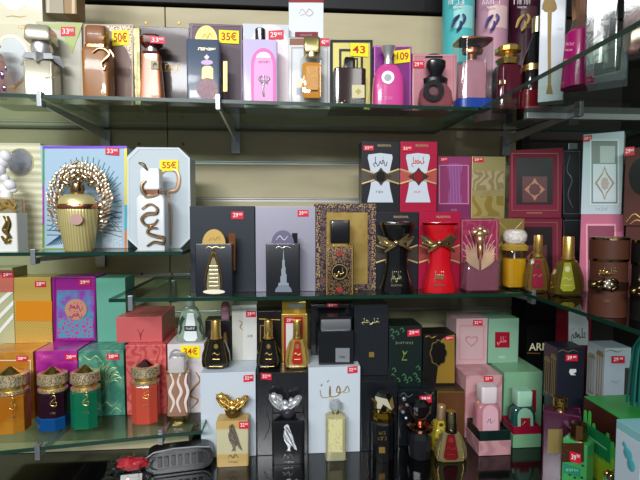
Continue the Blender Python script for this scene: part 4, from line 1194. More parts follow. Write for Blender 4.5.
# upper row on the lower boxes
UY = .965
b = Box('perfume_box', 'cream box with pale diagonal stripes at the photo edge above the orange box', -22, 14.5, 268, t1, UY, .055, mat('#b9b58a', .4, coat=.3, pat='noise', c2='#a9ad84', sc=10))
for i in range(4):
    b.poly('diagonal_stripe', [(-2 + 0, 336 - i * 15), (13.6, 318 - i * 13), (13.6, 313 - i * 13), (-2, 331 - i * 15)], mat('#e6e4de', .4), y=-.0002)
b.panel('rose_label', -10, 270, 13.6, 292, mat('#c46a5c', .4), y=-.001)
b.tag(2, 272, 13, 277.5, '29', y=-.0018)
b = Box('perfume_box', 'yellow gold embossed box with a plain amber band above the orange box', 15.3, 52.5, 277.5, t1, UY, .06, mat('#c99a34', .3, .45, coat=.3, pat='lattice', c2='#e3c268', sc=75))
b.panel('amber_band', 16, 301, 52.2, 321, mat('#dd8a12', .35, .2, coat=.3))
b.tag(35, 281, 46, 287, '28', y=-.0002)
b = Box('perfume_box', 'magenta and blue box with a round gold medallion above the magenta foil box', 54, 96.5, 277, t2, UY, .06, mat('#a01c8e', .3, .2, coat=.5))
b.panel('blue_mottled_print', 57, 290, 94, 338, mat('#8e3fa8', .35, .2, pat='noise', c2='#4f8fb4', sc=45, w=.12))
b.panel('blossom_print', 58, 318, 93, 338, mat('#3f9aa6', .35, .1, pat='cells', c2='#b43a9a', sc=120, pos=.15), y=-.0008)
b.panel('round_medallion', 65, 299, 87, 320, mat('#d69a78', .35, .4), 'round', y=-.0016)
b.strokes('medallion_calligraphy', calli(76, 306, 13, 8, 4, 4) + calli(76, 314, 12, 7, 8, 4), .5, mat('#a3206e', .4), y=-.0024)
b.frame('foil_edge', 54.5, 277.5, 96, 341, .9, mat('#7a1a70', .3, .3))
b.tag(79, 279.5, 90.5, 285, '29', y=-.001)
b = Box('perfume_box', 'mint green box with a fine lattice print above the teal foil box', 97.5, 126.5, 278, t3, UY, .06, mat('#6fae97', .4, coat=.3, pat='lattice', c2='#5a9a86', sc=85))
b = Box('perfume_box', 'salmon red box lying flat on the coral embossed box', 117.5, 163, 317, max(t3, t4), .925, .11, mat('#c25c5c', .4, coat=.3))
b.strokes('embossed_antelope', [[(137, 329), (139.5, 333), (140.5, 337), (141.5, 333), (144, 329)], [(140.5, 337), (140.5, 340)]], .5, mat('#8f3a3c', .4), y=-.0002)
# jewel collar bottles
def jewel(lab, cx, yb, ytop, c, Y, tr=.35, c2=None, hw=13.2, capdome='#b08c50', foot=None):
    o = Bot('perfume_bottle', lab, cx, Y, Z, py0=400)
    H = yb - ytop
    f = lambda t: yb - H * t
    m = mat(c, .12, coat=.8, tr=tr) if c2 is None else mat(c, .12, coat=.8, tr=tr, pat='noise', c2=c2, sc=20)
    o.loft('body', [(None, hw * .96), (f(.03), hw), (f(.60), hw), (f(.615), hw * .96)], m, n=2.6, sides=8, smooth=False, ratio=.85, rot=0)
    if foot:
        o.loft('glass_foot', [(None, hw * 1.06), (f(.22), hw * 1.05), (f(.24), hw * .99)], mat(foot, .05, tr=.5, coat=.6), n=2.6, sides=8, smooth=False, ratio=.87, label='blue glass foot')
    jw = mat('#dccba6', .28, .65, coat=.6, pat='dots', c2='#8f774e', sc=480, pos=.55, bump=.3)
    o.loft('lower_jewel_ring', [(f(.615), hw * .92), (f(.63), hw * 1.02), (f(.665), hw * 1.02), (f(.675), hw * .86)], jw, ratio=.85, sides=32)
    o.loft('gold_groove', [(f(.675), hw * .82), (f(.735), hw * .82)], GOLD, ratio=.85, sides=32)
    o.loft('jewel_cap_ring', [(f(.735), hw * .95), (f(.75), hw * 1.05), (f(.895), hw * 1.02), (f(.905), hw * .9)], jw, ratio=.85, sides=32)
    o.loft('cap', [(f(.905), hw * .72), (f(.935), hw * .5), (f(1), hw * .06)], mat(capdome, .2, 1.), ratio=.85, sides=10, smooth=False)
    y = -hw * .85 * o.scale() * .93
    o.strokes('gilt_calligraphy', [[(cx - 3, f(.50)), (cx, f(.53)), (cx + 2, f(.49)), (cx - 2, f(.44)), (cx - 3, f(.38)), (cx + 2, f(.36)), (cx + 3, f(.42)), (cx - 1, f(.41))], [(cx - 1, f(.57)), (cx + 1, f(.56))]], .42, GOLD, y=y)
    o.text('HONOR', cx - .5, f(.25), 1.8, PGOLD, y=y, wpx=7)
jewel('amber faceted bottle with a jewelled collar, first on the lowest glass shelf', 12, 434, 366, '#b8701a', .862, c2='#c98a2a', hw=15)
jewel('dark faceted bottle with a jewelled collar and a blue glass foot', 53.5, 429, 366, '#2a1220', .868, foot='#1560a8', tr=.2)
jewel('emerald green faceted bottle with a jewelled collar', 86, 428.5, 364.5, '#167a56', .868)
jewel('coral red faceted bottle with a jewelled collar beside the pale wavy bottle', 146, 421, 359, '#dc5a44', .878, hw=13, capdome='#b0706a')
o = Bot('perfume_bottle', 'pale glass bottle with wavy white ribs and an orange-beige liquid', 178.5, .88, Z, py0=400)
o.loft('gilt_foot', [(None, 9.5), (416, 9.5), (413, 8.5)], mat('#8f7a48', .2, 1.), n=3, ratio=.8)
o.loft('body', [(413, 10.5), (395, 9.8), (374, 11), (372, 10)], mat('#c99a7c', .06, tr=.5, coat=.6), n=4, ratio=.7)
o.strokes('wavy_white_ribs', [[(170.5, 412), (174, 402), (170, 392), (173.5, 382), (170.5, 373)], [(180.5, 412), (177.5, 402), (181.5, 392), (178, 382), (180.5, 373)], [(187, 412), (185.5, 402), (188, 392), (185.5, 382), (187, 373)]], 1.5, mat('#e6d6d0', .3, coat=.5), y=-.0135)
o.loft('shoulder', [(372, 10.4), (370, 10.4)], PGOLD, n=4, ratio=.72)
o.loft('cap', [(370, 8.5), (357, 8), (354, 6)], mat('#d9d2d2', .15, coat=.6, tr=.3), n=4, ratio=.8)
o.strokes('silver_snake_ring', [[(169, 358), (172, 354), (178, 356), (184, 353), (188, 357), (186, 361)], [(170, 354), (175, 350), (181, 351)]], 1, CHROME, y=-.0125, flat=1)

# ================================================================== BLACK COUNTER: front row boxes
Z = CTZ
CY = .874
def tap(lab, x0, x1, yt, m, Y=CY, d=.12):
    return Box('perfume_box', lab, x0, x1, yt, Z, Y, d, m)
wb = tap('white box with a red sticker standing behind the frosted falcon bottle', 201, 256, 372.5, mat('#c7d0da', .4, coat=.3))
wb.tag(243.5, 375.5, 253.5, 382, '32', y=-.0003, tilt=-1)
kb = tap('glossy black box standing behind the black falcon bottle', 257, 307.8, 372.5, mat('#1a1a1e', .22, coat=.8))
kb.tag(261, 372.8, 271.5, 379, '32', y=-.0003, tilt=1)
kb.strokes('embossed_feather_print', [[(264, 440), (270, 425), (266, 410), (272, 398)], [(299, 440), (302, 420), (298, 400)]], .5, mat('#3a3a40', .3), y=-.0002)
sb = tap('white box with gilt calligraphy behind the speckled glass bottle', 308.5, 360, 367, mat('#c9d2da', .4, coat=.3))
sb.tag(347.5, 367, 357.5, 373.5, '32', y=-.0003, tilt=-1)
sb.strokes('gilt_calligraphy', [[(320, 390), (322, 397), (330, 396), (330, 386), (330, 396), (338, 395), (340, 390), (338, 386), (337, 392), (344, 391), (347, 386), (349, 391), (343, 393)], [(327, 382), (329, 380)], [(321, 386), (322, 384)]], .7, mat('#a08a5c', .4, .5), y=-.0002)
sb.text('SAFWAN', 334, 400, 2.2, GINK, y=-.0002)
b1_ = tap('black box with dim sheen standing behind the black fluted canister', 361, 397, 381, mat('#15181c', .25, coat=.6))
b2_ = tap('black box with a red sticker behind the smoky round flacon', 398, 435, 390, mat('#14181c', .25, coat=.6), Y=.888, d=.10)
b2_.tag(419.5, 396, 431.5, 403, '39', y=-.0003, tilt=-1)
b2_.strokes('green_sprig_print', [[(400, 396), (404, 393), (408, 397), (413, 394)], [(424, 392), (430, 395), (434, 392)]], .5, mat('#44604a', .4), y=-.0002)
b3_ = tap('black and gold box with a copper face behind the yellow and red attar bottles', 436.5, 466.5, 391, mat('#3a2c20', .35, coat=.4), Y=.915, d=.10)
b3_.panel('copper_face', 438, 392.5, 466, 445, mat('#7a4f2e', .35, .5))
b3_.frame('gilt_edge', 437, 391.5, 466.3, 450, .7, GINK)
# falcon bottles
def falcon(lab, cx, x0, x1, top, m, capm, bowlm, birdm, tag=None, capcx=None):
    o = Bot('perfume_bottle', lab, cx, .855, Z, py0=430)
    hw = (x1 - x0) / 2
    o.loft('body', [(None, hw - .5), (top + 2, hw), (top, hw - 1)], m, n=14, ratio=.55)
    c = capcx or cx
    o.loft('cap_bowl', [(top - .2, 5), (top - 3, 7.5), (top - 8, 8.5), (top - 10.5, 8)], bowlm, ratio=.8)
    t = top - 10
    o.blobs('falcon_wing_cap', [(c - 8, t - 3.5, .001, 8, 5.2, 4.5, -35), (c + 7.5, t - 3.5, .001, 8, 4.6, 4, 30), (c - 12, t - 9, .002, 5.5, 5.2, 3.5, -50), (c + 11.5, t - 8, .002, 5, 3.8, 3, 40), (c - 7, t - 9, .0, 4, 4, 3, -20), (c, t, -.003, 6.5, 3.6, 5), (c - 1, t - 4, -.005, 3.2, 3.4, 3), (c + 5, t - 7, .001, 3, 2.5, 3, 30)], capm)
    o.strokes('wing_feathers', [[(c - 17, t - 9), (c - 12, t - 2), (c - 5, t + 3)], [(c - 17, t - 13), (c - 10, t - 6), (c - 3, t)], [(c - 12, t - 15), (c - 6, t - 9), (c - 2, t - 3)], [(c + 16, t - 10), (c + 10, t - 3), (c + 4, t + 2)], [(c + 14, t - 12), (c + 7, t - 6), (c + 2, t - 1)]], .9, capm, y=-.0095, flat=1)
    yy = -hw * .55 * o.scale() - .0003
    e = o.panel('perched_falcon_emblem', cx - 9, top + 7, cx + 9, top + 34, birdm, 'bird', y=yy, t=.0014)
    o.strokes('emblem_plumage', [[(cx - 3, top + 12), (cx + 1, top + 20), (cx + 6, top + 30)], [(cx - 5, top + 16), (cx - 2, top + 23), (cx + 3, top + 28)], [(cx - 2, top + 10), (cx + 3, top + 17)]], .5, mat('#8f8f94', .3, 1.), y=yy - .0014, parent=e)
    o.strokes('calligraphy', [[(cx - 5, top + 41), (cx - 3, top + 38), (cx, top + 41), (cx + 2, top + 37), (cx + 5, top + 41)]], .4, birdm, y=yy)
    o.text('SHAHEEN', cx, top + 45, 1.6, birdm, y=yy, wpx=10)
    if tag:
        o.tag(*tag, '32', y=yy)
    return o
falcon('frosted amber-and-cream falcon bottle with a gold winged cap', 233.3, 217, 249.5, 417, mat('#d2b06a', .3, coat=.3, tr=.2, pat='wavez', c2='#d6cfa8', sc=3.2), GOLD, mat('#6a5228', .1, .5), mat('#6a5c4c', .3, .8), (239, 421.5, 249, 428.5), capcx=233)
falcon('matt black falcon bottle with a chrome winged cap', 288.3, 271.5, 305, 417, mat('#111215', .35, coat=.3), CHROME, mat('#5a5560', .1, .6), mat('#c9ccd0', .25, .9), capcx=286)
o = Bot('perfume_bottle', 'slim clear bottle of pale yellow perfume with dark specks and a crystal stopper', 335.5, .858, Z, py0=430)
o.loft('body', [(None, 9.5), (459, 10.3), (416, 10.3), (413, 6)], mat('#e6e0ae', .05, tr=.6, coat=.4), n=8, ratio=.75)
o.loft('glass_foot', [(None, 10.6), (456, 10.8)], mat('#dfe2d8', .04, tr=.7), n=8, ratio=.76)
o.panel('speckled_label', 328.5, 419, 342.5, 452, mat('#6a5c38', .35, pat='dots', c2='#dcd49c', sc=230, pos=.2, w=.03), y=-.0152)
o.loft('neck', [(413, 4), (409.5, 4)], PGOLD)
o.loft('crystal_cap', [(410, 4.5), (407, 6.5), (402, 6), (400.5, 4)], mat('#cfd8dc', .05, .2, tr=.5), n=2, sides=7, smooth=False)
# black fluted canister with gold twisted cap
o = Bot('perfume_bottle', 'black cylindrical bottle with a folded gold and ivory cap', 383, .852, Z, py0=430)
o.loft('body', [(None, 11.5), (464, 12), (421, 12), (419, 11)], mat('#101114', .25, coat=.6), sides=12, smooth=False)
o.loft('silver_foot_band', [(None, 12.2), (461, 12.4), (458, 12.2)], mat('#8f8a7c', .25, 1., pat='dots', c2='#22201c', sc=300, pos=.4), sides=24)
o.loft('gold_collar', [(419, 10), (415, 11), (410, 10)], mat('#b08a2e', .2, 1.), sides=12, smooth=False)
o.loft('cap', [(410, 8), (404, 10), (396, 9), (392, 6)], mat('#1a1712', .15, .3, coat=.8), sides=7, smooth=False)
o.poly('ivory_fold', [(375, 396), (387, 399), (392, 410), (383, 404), (378, 413)], mat('#e6dfc4', .3, .4), y=-.020, t=.0015)
o.poly('gilt_fold', [(386, 410), (392, 396), (394, 407), (390, 413)], GOLD, y=-.019, t=.0015)
o.strokes('gilt_swirl', [[(372, 412), (378, 409), (384, 413), (391, 410), (394, 414)], [(372, 398), (376, 402), (374, 408)]], 1.1, mat('#b58c34', .2, 1.), y=-.0208, flat=1)
o.text('OUD', 382, 433, 3, GINK, y=-.0228); o.text('MOOD', 382, 438.5, 3, GINK, y=-.0228)
o.panel('gilt_seal', 379, 447, 385, 453, GINK, y=-.0228)
# smoky flacon
o = Bot('perfume_bottle', 'smoky round flacon with a dark fan-shaped stopper and rose-gold collar', 420, .85, Z, py0=430)
o.loft('body', [(None, 8), (457, 11), (445, 12.5), (436, 12), (430, 9)], mat('#2a2a2e', .04, tr=.4, coat=1), sides=12, smooth=False)
o.loft('shoulder_ring', [(430, 10), (428, 13.5), (425, 13.5), (423, 9)], mat('#8a5a4a', .18, 1.), sides=28)
o.loft('neck', [(423, 5), (419, 6)], RGOLD)
o.loft('cap', [(419, 5), (413, 10), (405, 11), (401, 7)], mat('#120c0e', .06, coat=1), n=3, sides=12, smooth=False, ratio=.6)
o.strokes('rose_gold_edges', [[(409, 408), (414, 417), (420, 420), (426, 417), (431, 408)], [(406, 424), (412, 429), (420, 431), (429, 429), (434, 425)]], .7, RGOLD, y=-.0215, flat=1)
o.blobs('crystal_drops', [(404, 399, -.01, 2.5, 2.5, 2), (407, 405, -.012, 2, 2, 2), (403, 412, -.01, 2.4, 2, 2), (406, 418, -.012, 2, 2, 2)], mat('#9a9aa4', .05, .7))
# yellow and red attar bottles
o = attar('rounded yellow attar bottle with a beige cap behind the red-labelled attar', 441, .872, '#a8952e', mat('#b9a83e', .3), PGOLD, 441, 430, Z, hw=13, top=405, capc=mat('#b89a78', .25, .6))
attar('faceted clear attar bottle with a deep red label at the counter edge', 451, .835, '#8f8358', mat('#6d1518', .35), mat('#8a2a2a', .4), 464, 430, Z, hw=15.5, top=411, capc=mat('#6a5a40', .2, 1., pat='wavez', c2='#d6c9a0', sc=90))
# pink box and tray, green box and tray
pb = tap('pale pink marbled box standing behind the pink tray', 465, 501, 375.5, mat('#c99a9e', .4, coat=.4, pat='swirl', c2='#b98085', sc=6, w=.3), Y=.91, d=.14)
pb.tag(484, 376, 493, 381.5, '32', y=-.0003)
gb = tap('mint green box standing behind the green tray', 503, 541, 372, mat('#7fae88', .4, coat=.4), Y=.925, d=.13)
gb.panel('red_label', 520, 390, 536, 412, mat('#8f1a2c', .4))
gb.panel('pale_label_edge', 518.5, 413, 536, 415, mat('#b9d0b4', .4))
def tray(lab, x0, x1, Y, d, band, lower, yb, hband, hlow, yt_):
    P0 = ptY(x0, 445, Y); P1 = ptY(x1, 445, Y)
    it = Item('gift_tray', lab, 'tray', ((P0.x + P1.x) / 2, Y, Z + .0002))
    w = P1.x - P0.x; it.cx = (x0 + x1) / 2; it.py0 = 445
    bm = bmesh.new(); bx(bm, -w / 2, w / 2, 0, d, .0002, hlow, .0008)
    it.mesh('tray_base', bm, lower)
    bm = bmesh.new()
    po = [(-w / 2 + .001, .001), (w / 2 - .001, .001), (w / 2 - .001, d - .001), (-w / 2 + .001, d - .001)]
    q = .0025
    pi_ = [(-w / 2 + q, q), (w / 2 - q, q), (w / 2 - q, d - q), (-w / 2 + q, d - q)]
    A = [bm.verts.new((x, y, hlow)) for x, y in po]; B_ = [bm.verts.new((x, y, hlow)) for x, y in pi_]
    C_ = [bm.verts.new((x, y, hlow + hband)) for x, y in po]; D_ = [bm.verts.new((x, y, hlow + hband)) for x, y in pi_]
    for i in range(4):
        j = (i + 1) % 4
        bm.faces.new((A[i], A[j], C_[j], C_[i])); bm.faces.new((B_[j], B_[i], D_[i], D_[j]))
        bm.faces.new((C_[i], C_[j], D_[j], D_[i])); bm.faces.new((A[j], A[i], B_[i], B_[j]))
    it.mesh('tray_rim', bm, band)
    return it, Z + .0002 + hlow
pt, pz = tray('pink gift tray with a glossy dark green rim holding the pink arched bottle', 479, 511, .838, .062, mat('#122622', .1, coat=1), mat('#c08e92', .4, coat=.3, pat='swirl', c2='#ad7a80', sc=8, w=.3), 462, .020, .030, 0)
gt, gz = tray('mint gift tray with a crimson rim holding the dark green bottle', 513, 541, .862, .055, mat('#8f1230', .35, coat=.4), mat('#79ac82', .4, coat=.3), 460, .016, .028, 0)
def archbottle(lab, cx, hw, Y, z, ytop, ycap, body, panelm, capm, sq=None, ratio=.6):
    P = ptY(cx, 430, Y)
    o = Bot('perfume_bottle', lab, cx, Y, z, py0=430)
    o.loft('body', [(None, hw), (ytop + 9, hw), (ytop + 5, hw * .95), (ytop + 2, hw * .82), (ytop, hw * .62)], body, n=5, ratio=ratio)
    o.loft('cap', [(ytop, hw * .62), (ytop - 1, hw * .66), (ycap + 1, hw * .66), (ycap, hw * .6)], capm, n=8, ratio=.85)
    zb = o.m(cx, ytop + 30, 0)[1]
    y = -hw * ratio * o.scale() - .0003
    yb_ = 440
    p = o.panel('arched_label', cx - hw * .28, ytop + 4, cx + hw * .92, ytop + 36, panelm, 'arch', y=y, t=.0012)
    if sq:
        o.panel('square_label', cx - hw * .02, ytop + 14, cx + hw * .72, ytop + 25, sq, y=y - .0012)
        o.strokes('label_script', [[(cx + hw * .1, ytop + 21), (cx + hw * .35, ytop + 18), (cx + hw * .6, ytop + 20)]], .4, PGOLD, y=y - .002)
    else:
        o.strokes('silver_script', [[(cx + 1, ytop + 22), (cx + 4, ytop + 17), (cx + 5, ytop + 22), (cx + 9, ytop + 18)]], .45, mat('#8f8f98', .3, .8), y=y - .0014)
    return o
archbottle('pink arched bottle with a white cube cap standing in the pink tray', 486, 13, .868, pz, 401, 385, mat('#c27f88', .12, coat=.7, tr=.2), mat('#d9a9b4', .4), mat('#dccdd0', .3, coat=.4))
archbottle('dark green arched bottle with a mint cube cap standing in the green tray', 521, 12.8, .889, gz, 404, 389, mat('#1f4a42', .1, coat=.8), mat('#8fc0a4', .4), mat('#9cc8ae', .35, coat=.3), sq=mat('#8f1a2c', .4))

# ================================================================== COUNTER: second tier, standing on the front row boxes
def up(lab, x0, x1, yt, z, Y, d, m, **k):
    return Box('perfume_box', lab, x0, x1, yt, z, Y, d, m, **k)
attar('black and gold attar bottle standing on the white box of the frosted falcon bottle', 216, .903, '#2b2418', mat('#15120e', .3), GOLD, 368, 345, wb.top, hw=13, top=320)
b = up('cream box with red sticker standing on the white box behind the black and gold attar', 232.5, 257, 305, wb.top, .943, .045, mat('#c4c2b8', .4, coat=.3))
b.panel('pale_half', 243, 306, 256.7, 360, mat('#cfcfca', .45))
b.tag(246, 311, 256, 317, '29', y=-.001)
b.strokes('printed_monogram', [[(239, 320), (242, 323), (240, 327), (243, 330)]], .45, GINK, y=-.001)
b.text('HAYA', 250, 336, 2, GINK, y=-.001)
b = up('low dark box behind the black and gold attar bottle', 206, 231, 320, wb.top, .953, .04, mat('#232027', .3, coat=.5))
b.panel('gilt_flask_print', 221, 332, 229, 360, GINK, 'drop')
o = Bot('roll_on_vial', 'small vial with a dusty pink cap standing on the low dark box', 225.5, .965, b.top, cat='vial', py0=310)
o.loft('body', [(None, 4), (312, 4.4)], mat('#8f6a78', .2, coat=.5), n=4)
o.loft('cap', [(312, 4.8), (305, 4.4), (302, 3)], mat('#b8808f', .35))
b = up('black box with gilt lantern windows behind the black faceted attar', 258.5, 282, 311, kb.top, .945, .045, mat('#1a1715', .3, coat=.5))
b.frame('gilt_lantern_print', 260, 325, 268, 345, .9, GINK)
b.frame('gilt_lantern_print', 260, 346, 268, 360, .9, GINK)
b.strokes('printed_gilt_line', [[(259, 319), (280, 320)]], .5, GINK, y=-.0002)
attar('black faceted attar bottle with gold edges on the glossy black box', 268.5, .903, '#17140f', mat('#1c1814', .3), GOLD, 368, 345, kb.top, hw=11.5, top=320)
b = up('red and gold box with a white panel behind the red-labelled attar', 281.8, 307.5, 314, kb.top, .937, .055, mat('#c9a044', .3, .5, coat=.3))
b.panel('red_field', 284, 317, 303, 366, mat('#b01424', .4))
b.poly('white_panel', [(286, 355), (290, 355), (297, 328), (297, 322), (286, 322)], mat('#dcd8d4', .4), y=-.0008)
b.tag(285.5, 317.5, 295, 323, '29', y=-.0016)
rb = b
b = up('small shiny gold box stacked on the red and gold box', 282.5, 306, 302, rb.top, .939, .05, mat('#c9a23c', .28, .7, coat=.3))
b.panel('silver_print', 289, 303, 303, 309, mat('#a8a8a0', .3, .6))
attar('faceted gold attar bottle with a scarlet label on the glossy black box', 297.3, .903, '#b89a4c', mat('#b0241c', .35), PGOLD, 368, 345, kb.top, hw=11.5, top=320, gl='#e8d090')
b = up('black cellophane box behind the square black bottle with a silver cap', 311, 353.5, 304.5, sb.top, .95, .04, mat('#131317', .18, coat=1))
b.tag(327, 303.5, 338, 307, '33', y=-.0003)
o = Bot('perfume_bottle', 'square black bottle with a broad silver cap and a silver corner label', 335.5, .905, sb.top, py0=340)
o.loft('body', [(None, 17.8), (329, 17.8)], mat('#0f1013', .1, coat=1), n=24, ratio=.5)
o.loft('cap', [(329, 15), (328.5, 15.3), (318.5, 15.3), (317.5, 15)], mat('#c9c9cc', .3, 1.), n=24, ratio=.45)
o.loft('cap_top', [(317.5, 16.5), (315, 16.5)], BLACK, n=24, ratio=.47)
o.panel('silver_label', 335.5, 348, 349.5, 362, mat('#a9adb2', .35, .6), y=-.0190)
o.text('NOIR', 342, 357, 2, INK, y=-.0198)
b = up('tall black box with gilt calligraphy beside the square black bottle', 354, 388, 304.5, b1_.top, .905, .07, mat('#15171b', .3, coat=.5, pat='dots', c2='#1e2126', sc=250, pos=.3))
b.strokes('gilt_calligraphy', calli(371, 321, 17, 6, 6), .45, PGOLD, y=-.0002)
b.panel('gilt_seal', 369, 352, 374, 357, GINK, y=-.0002)
b = up('dark green-black box with floral corners and a red sticker beside the tall black box', 388.5, 421.5, 326, b2_.top, .905, .07, mat('#11201d', .3, coat=.6))
b.tag(407.5, 330, 420, 336.5, '29', y=-.0003, tilt=-1)
b.text('PERFUMIST', 404, 343, 2, mat('#8f9a80', .4), wpx=18)
b.strokes('gilt_deer_emblem', [[(402, 360), (404, 355), (403, 351), (405, 354), (407, 351)], [(402, 360), (407, 360)]], .6, mat('#8ab04a', .3, .5), y=-.0002)
fl = mat('#3f6b44', .4); 
random.seed(11)
b.strokes('floral_corner_print', [[(x, y), (x + 2, y - 2), (x + 4, y + 1), (x + 2, y + 2)] for x, y in ((390, 331), (395, 333), (400, 330), (390, 337))], .6, fl, y=-.0002)
b.strokes('floral_corner_print', [[(x, y), (x + 2, y - 2), (x + 4, y + 1), (x + 2, y + 2)] for x, y in ((391, 376), (396, 380), (402, 376), (408, 379), (413, 375), (416, 368), (392, 370), (416, 380), (404, 381))], .6, fl, y=-.0002)
b = up('black and gold box with a scalloped medallion beside the dark green box', 422.5, 455, 334, b3_.top, .945, .06, mat('#1a1614', .35, coat=.5))
b.poly('gold_half', [(436, 383), (454.5, 383), (454.5, 334.5), (447, 336), (441, 340)], mat('#b8923a', .3, .5), y=-.0002)
b.panel('medallion', 430, 340, 447, 366, mat('#14110f', .3, coat=.4), 'scallop', y=-.001)
b.frame('medallion_rim', 429.5, 339.5, 447.5, 366.5, 1, GOLD, 'scallop', y=-.001)
b.tag(445, 336.5, 453.5, 340, '29', y=-.0012)
b.strokes('gilt_script', [[(425, 337), (429, 336), (432, 338), (436, 336)]], .5, GINK, y=-.001)
b = up('pale pink box with an embossed heart ornament, stacked on the marbled pink box', 455.5, 486.5, 318.5, pb.top, .98, .065, mat('#c4a3a4', .4, coat=.3))
b.frame('embossed_border', 459, 325, 484, 360, 1.2, mat('#c98f96', .4))
b.frame('embossed_heart', 465, 335, 478, 347, 1.4, mat('#b87f88', .4), 'heart')
b.tag(473, 320, 482.5, 325.5, '32', y=-.0003)
b = up('mint green box with a red square label, stacked on the green box', 487.5, 517.5, 318.5, gb.top, .985, .065, mat('#86b094', .4, coat=.3))
b.panel('red_label', 495, 332, 509.5, 347.5, mat('#9a1228', .4))
b.strokes('label_script', calli(502, 340, 9, 8, 2, 4), .4, mat('#d98a90', .4), y=-.0008)
b.text('HAMSA', 502, 357, 2, mat('#d6e6da', .4))
b = up('tall black box with pale capital lettering in the shade behind the green box', 526, 566, 325, Z, 1.02, .06, mat('#0d0d10', .4, coat=.2))
b.text('ARMAF', 545, 347, 8, mat('#efe8b8', .4), wpx=35)
b.strokes('gilt_rule', [[(527, 353), (540, 353.5)]], .6, GINK, y=-.0002, sm=False)

# right end of the counter
b = up('lower navy box standing on the counter behind the plum bottle', 556, 583, 404, Z, .80, .045, mat('#1f2230', .35, coat=.4))
b.tag(566, 408, 580, 414.5, '29', y=-.0003)
b.body['label'] = 'navy carton'
nb = b
b = up('navy box with gilt columns and a red sticker, stacked on the lower navy box', 556, 583, 348, nb.top, .80, .045, mat('#20222e', .35, coat=.4))
def columns(b, y0, y1, z0, z1, m):
    """column picture printed on the side face of the carton"""
    x = -b.w / 2
    def pr(name, quads):
        bm = bmesh.new()
        for a, c, e, g in quads:
            bx(bm, x - .0009, x - .0001, a, c, e, g)
        return b.mesh(name, bm, m)
    t = .0012
    pr('column_print', [(y0, y0 + t, z0, z1), (y1 - t, y1, z0, z1), ((y0 + y1) / 2 - t / 2, (y0 + y1) / 2 + t / 2, z0, z1), (y0, y1, z0 - .001, z0 + t)])
    pr('column_capital_print', [(y0 - .003, y1 + .003, z1, z1 + .003), (y0 - .0015, y1 + .0015, z1 + .004, z1 + .006), (y0, y1, z1 + .007, z1 + .009)])
gm = mat('#8f7f50', .4, .5)
columns(b, .006, .018, .012, b.h - .024, gm)
columns(b, .025, .039, .010, b.h - .035, gm)
b.strokes('gilt_frieze', [[(558, 352), (563, 350), (568, 352), (573, 350), (578, 352)]], .5, gm, y=-.0002)
b.tag(565.5, 354.5, 577.5, 361, '29', y=-.0012, tilt=0)
b.poly('silver_emblem', [(570, 369), (576, 369), (576, 372), (573, 373.5), (576, 375), (570.5, 375), (569, 372)], mat('#dfe2e6', .4), y=-.0002)
b = up('lower white box mostly hidden behind the green dripping box', 603, 630, 404, Z, .80, .05, mat('#a9adba', .35, coat=.4))
lw = b
b = up('white box with gilt columns and a red sticker beside the stacked navy box', 603, 629, 348, lw.top, .80, .05, mat('#b3b9c8', .35, coat=.5))
columns(b, .006, .020, .012, b.h - .018, GINK)
columns(b, .028, .043, .010, b.h - .030, mat('#a89a74', .4, .5))
b.strokes('gilt_frieze', [[(605, 352), (611, 350), (617, 352), (623, 350)]], .5, GINK, y=-.0002)
b.tag(611.5, 356, 624.5, 363, '29', y=-.0012, tilt=0)
b.text('OMBRE', 616, 382, 2.5, mat('#8a8ca8', .5))
b = up('white-faced red box with black script standing behind the navy boxes under the side shelf', 567, 590, 300, Z, .93, .045, mat('#7a1224', .4, coat=.4))
b.poly('white_face', [(568.5, 345), (588, 345), (588, 322), (580, 304), (568.5, 312)], mat('#c4c6cc', .4), y=-.0002)
b.strokes('script_print', calli(579, 334, 15, 13, 9), .5, INK, y=-.001)
b = Box('perfume_box', 'brown-topped box behind the green dripping box at the photo edge', 630.5, 665, 371, Z, .78, .05, mat('#3c211c', .4, coat=.3))
# hanging teal tassel
it = Item('hanging_tassel', 'teal fringed tassel hanging at the photo edge under the side shelf', 'tassel', (ptY(645, 350, .60).x, .60, CENZ - .0068 - .1145))
it.cx = 642; it.py0 = 350
bm = bmesh.new()
for i in range(26):
    a = i * 2.4; r = .0035 * math.sqrt(i)
    x = r * math.cos(a); y = r * math.sin(a)
    tube(bm, [(x * .25, y * .25, .104), (x * .8, y * .8, .085), (x, y, .05), (x * 1.15, y * 1.15, .001)], .0016, 5)
it.mesh('fringe', bm, mat('#0f5a50', .5, coat=.3), smooth=True)
bm = bmesh.new()
bmesh.ops.create_cone(bm, cap_ends=True, segments=20, radius1=.007, radius2=.004, depth=.012, matrix=Matrix.Translation((0, 0, .108)))
it.mesh('tassel_head', bm, mat('#0c4a42', .5), smooth=True)
# plum bottle
RZ = -.55
o = Box('perfume_bottle', 'plum square bottle with gold plate and a lattice gold cap', 541.5, 579.5, 413, Z, .745, .035, mat('#42102e', .2, coat=.8), rz=RZ, cat='perfume bottle', bev=.002, part='body')
o.panel('gold_plate', 548, 429, 562.5, 453, mat('#94804a', .4, .6))
cxx, czz = 0, o.h
k = o.scale()
bm = bmesh.new()
bmesh.ops.create_cone(bm, cap_ends=True, segments=20, radius1=.0115, radius2=.0115, depth=.022, matrix=Matrix.Translation((-.003, .017, o.h + .0112)))
o.mesh('cap', bm, mat('#3a2c14', .25, 1., pat='dots', c2='#d9bd6c', sc=210, pos=.38, w=.04), smooth=True)
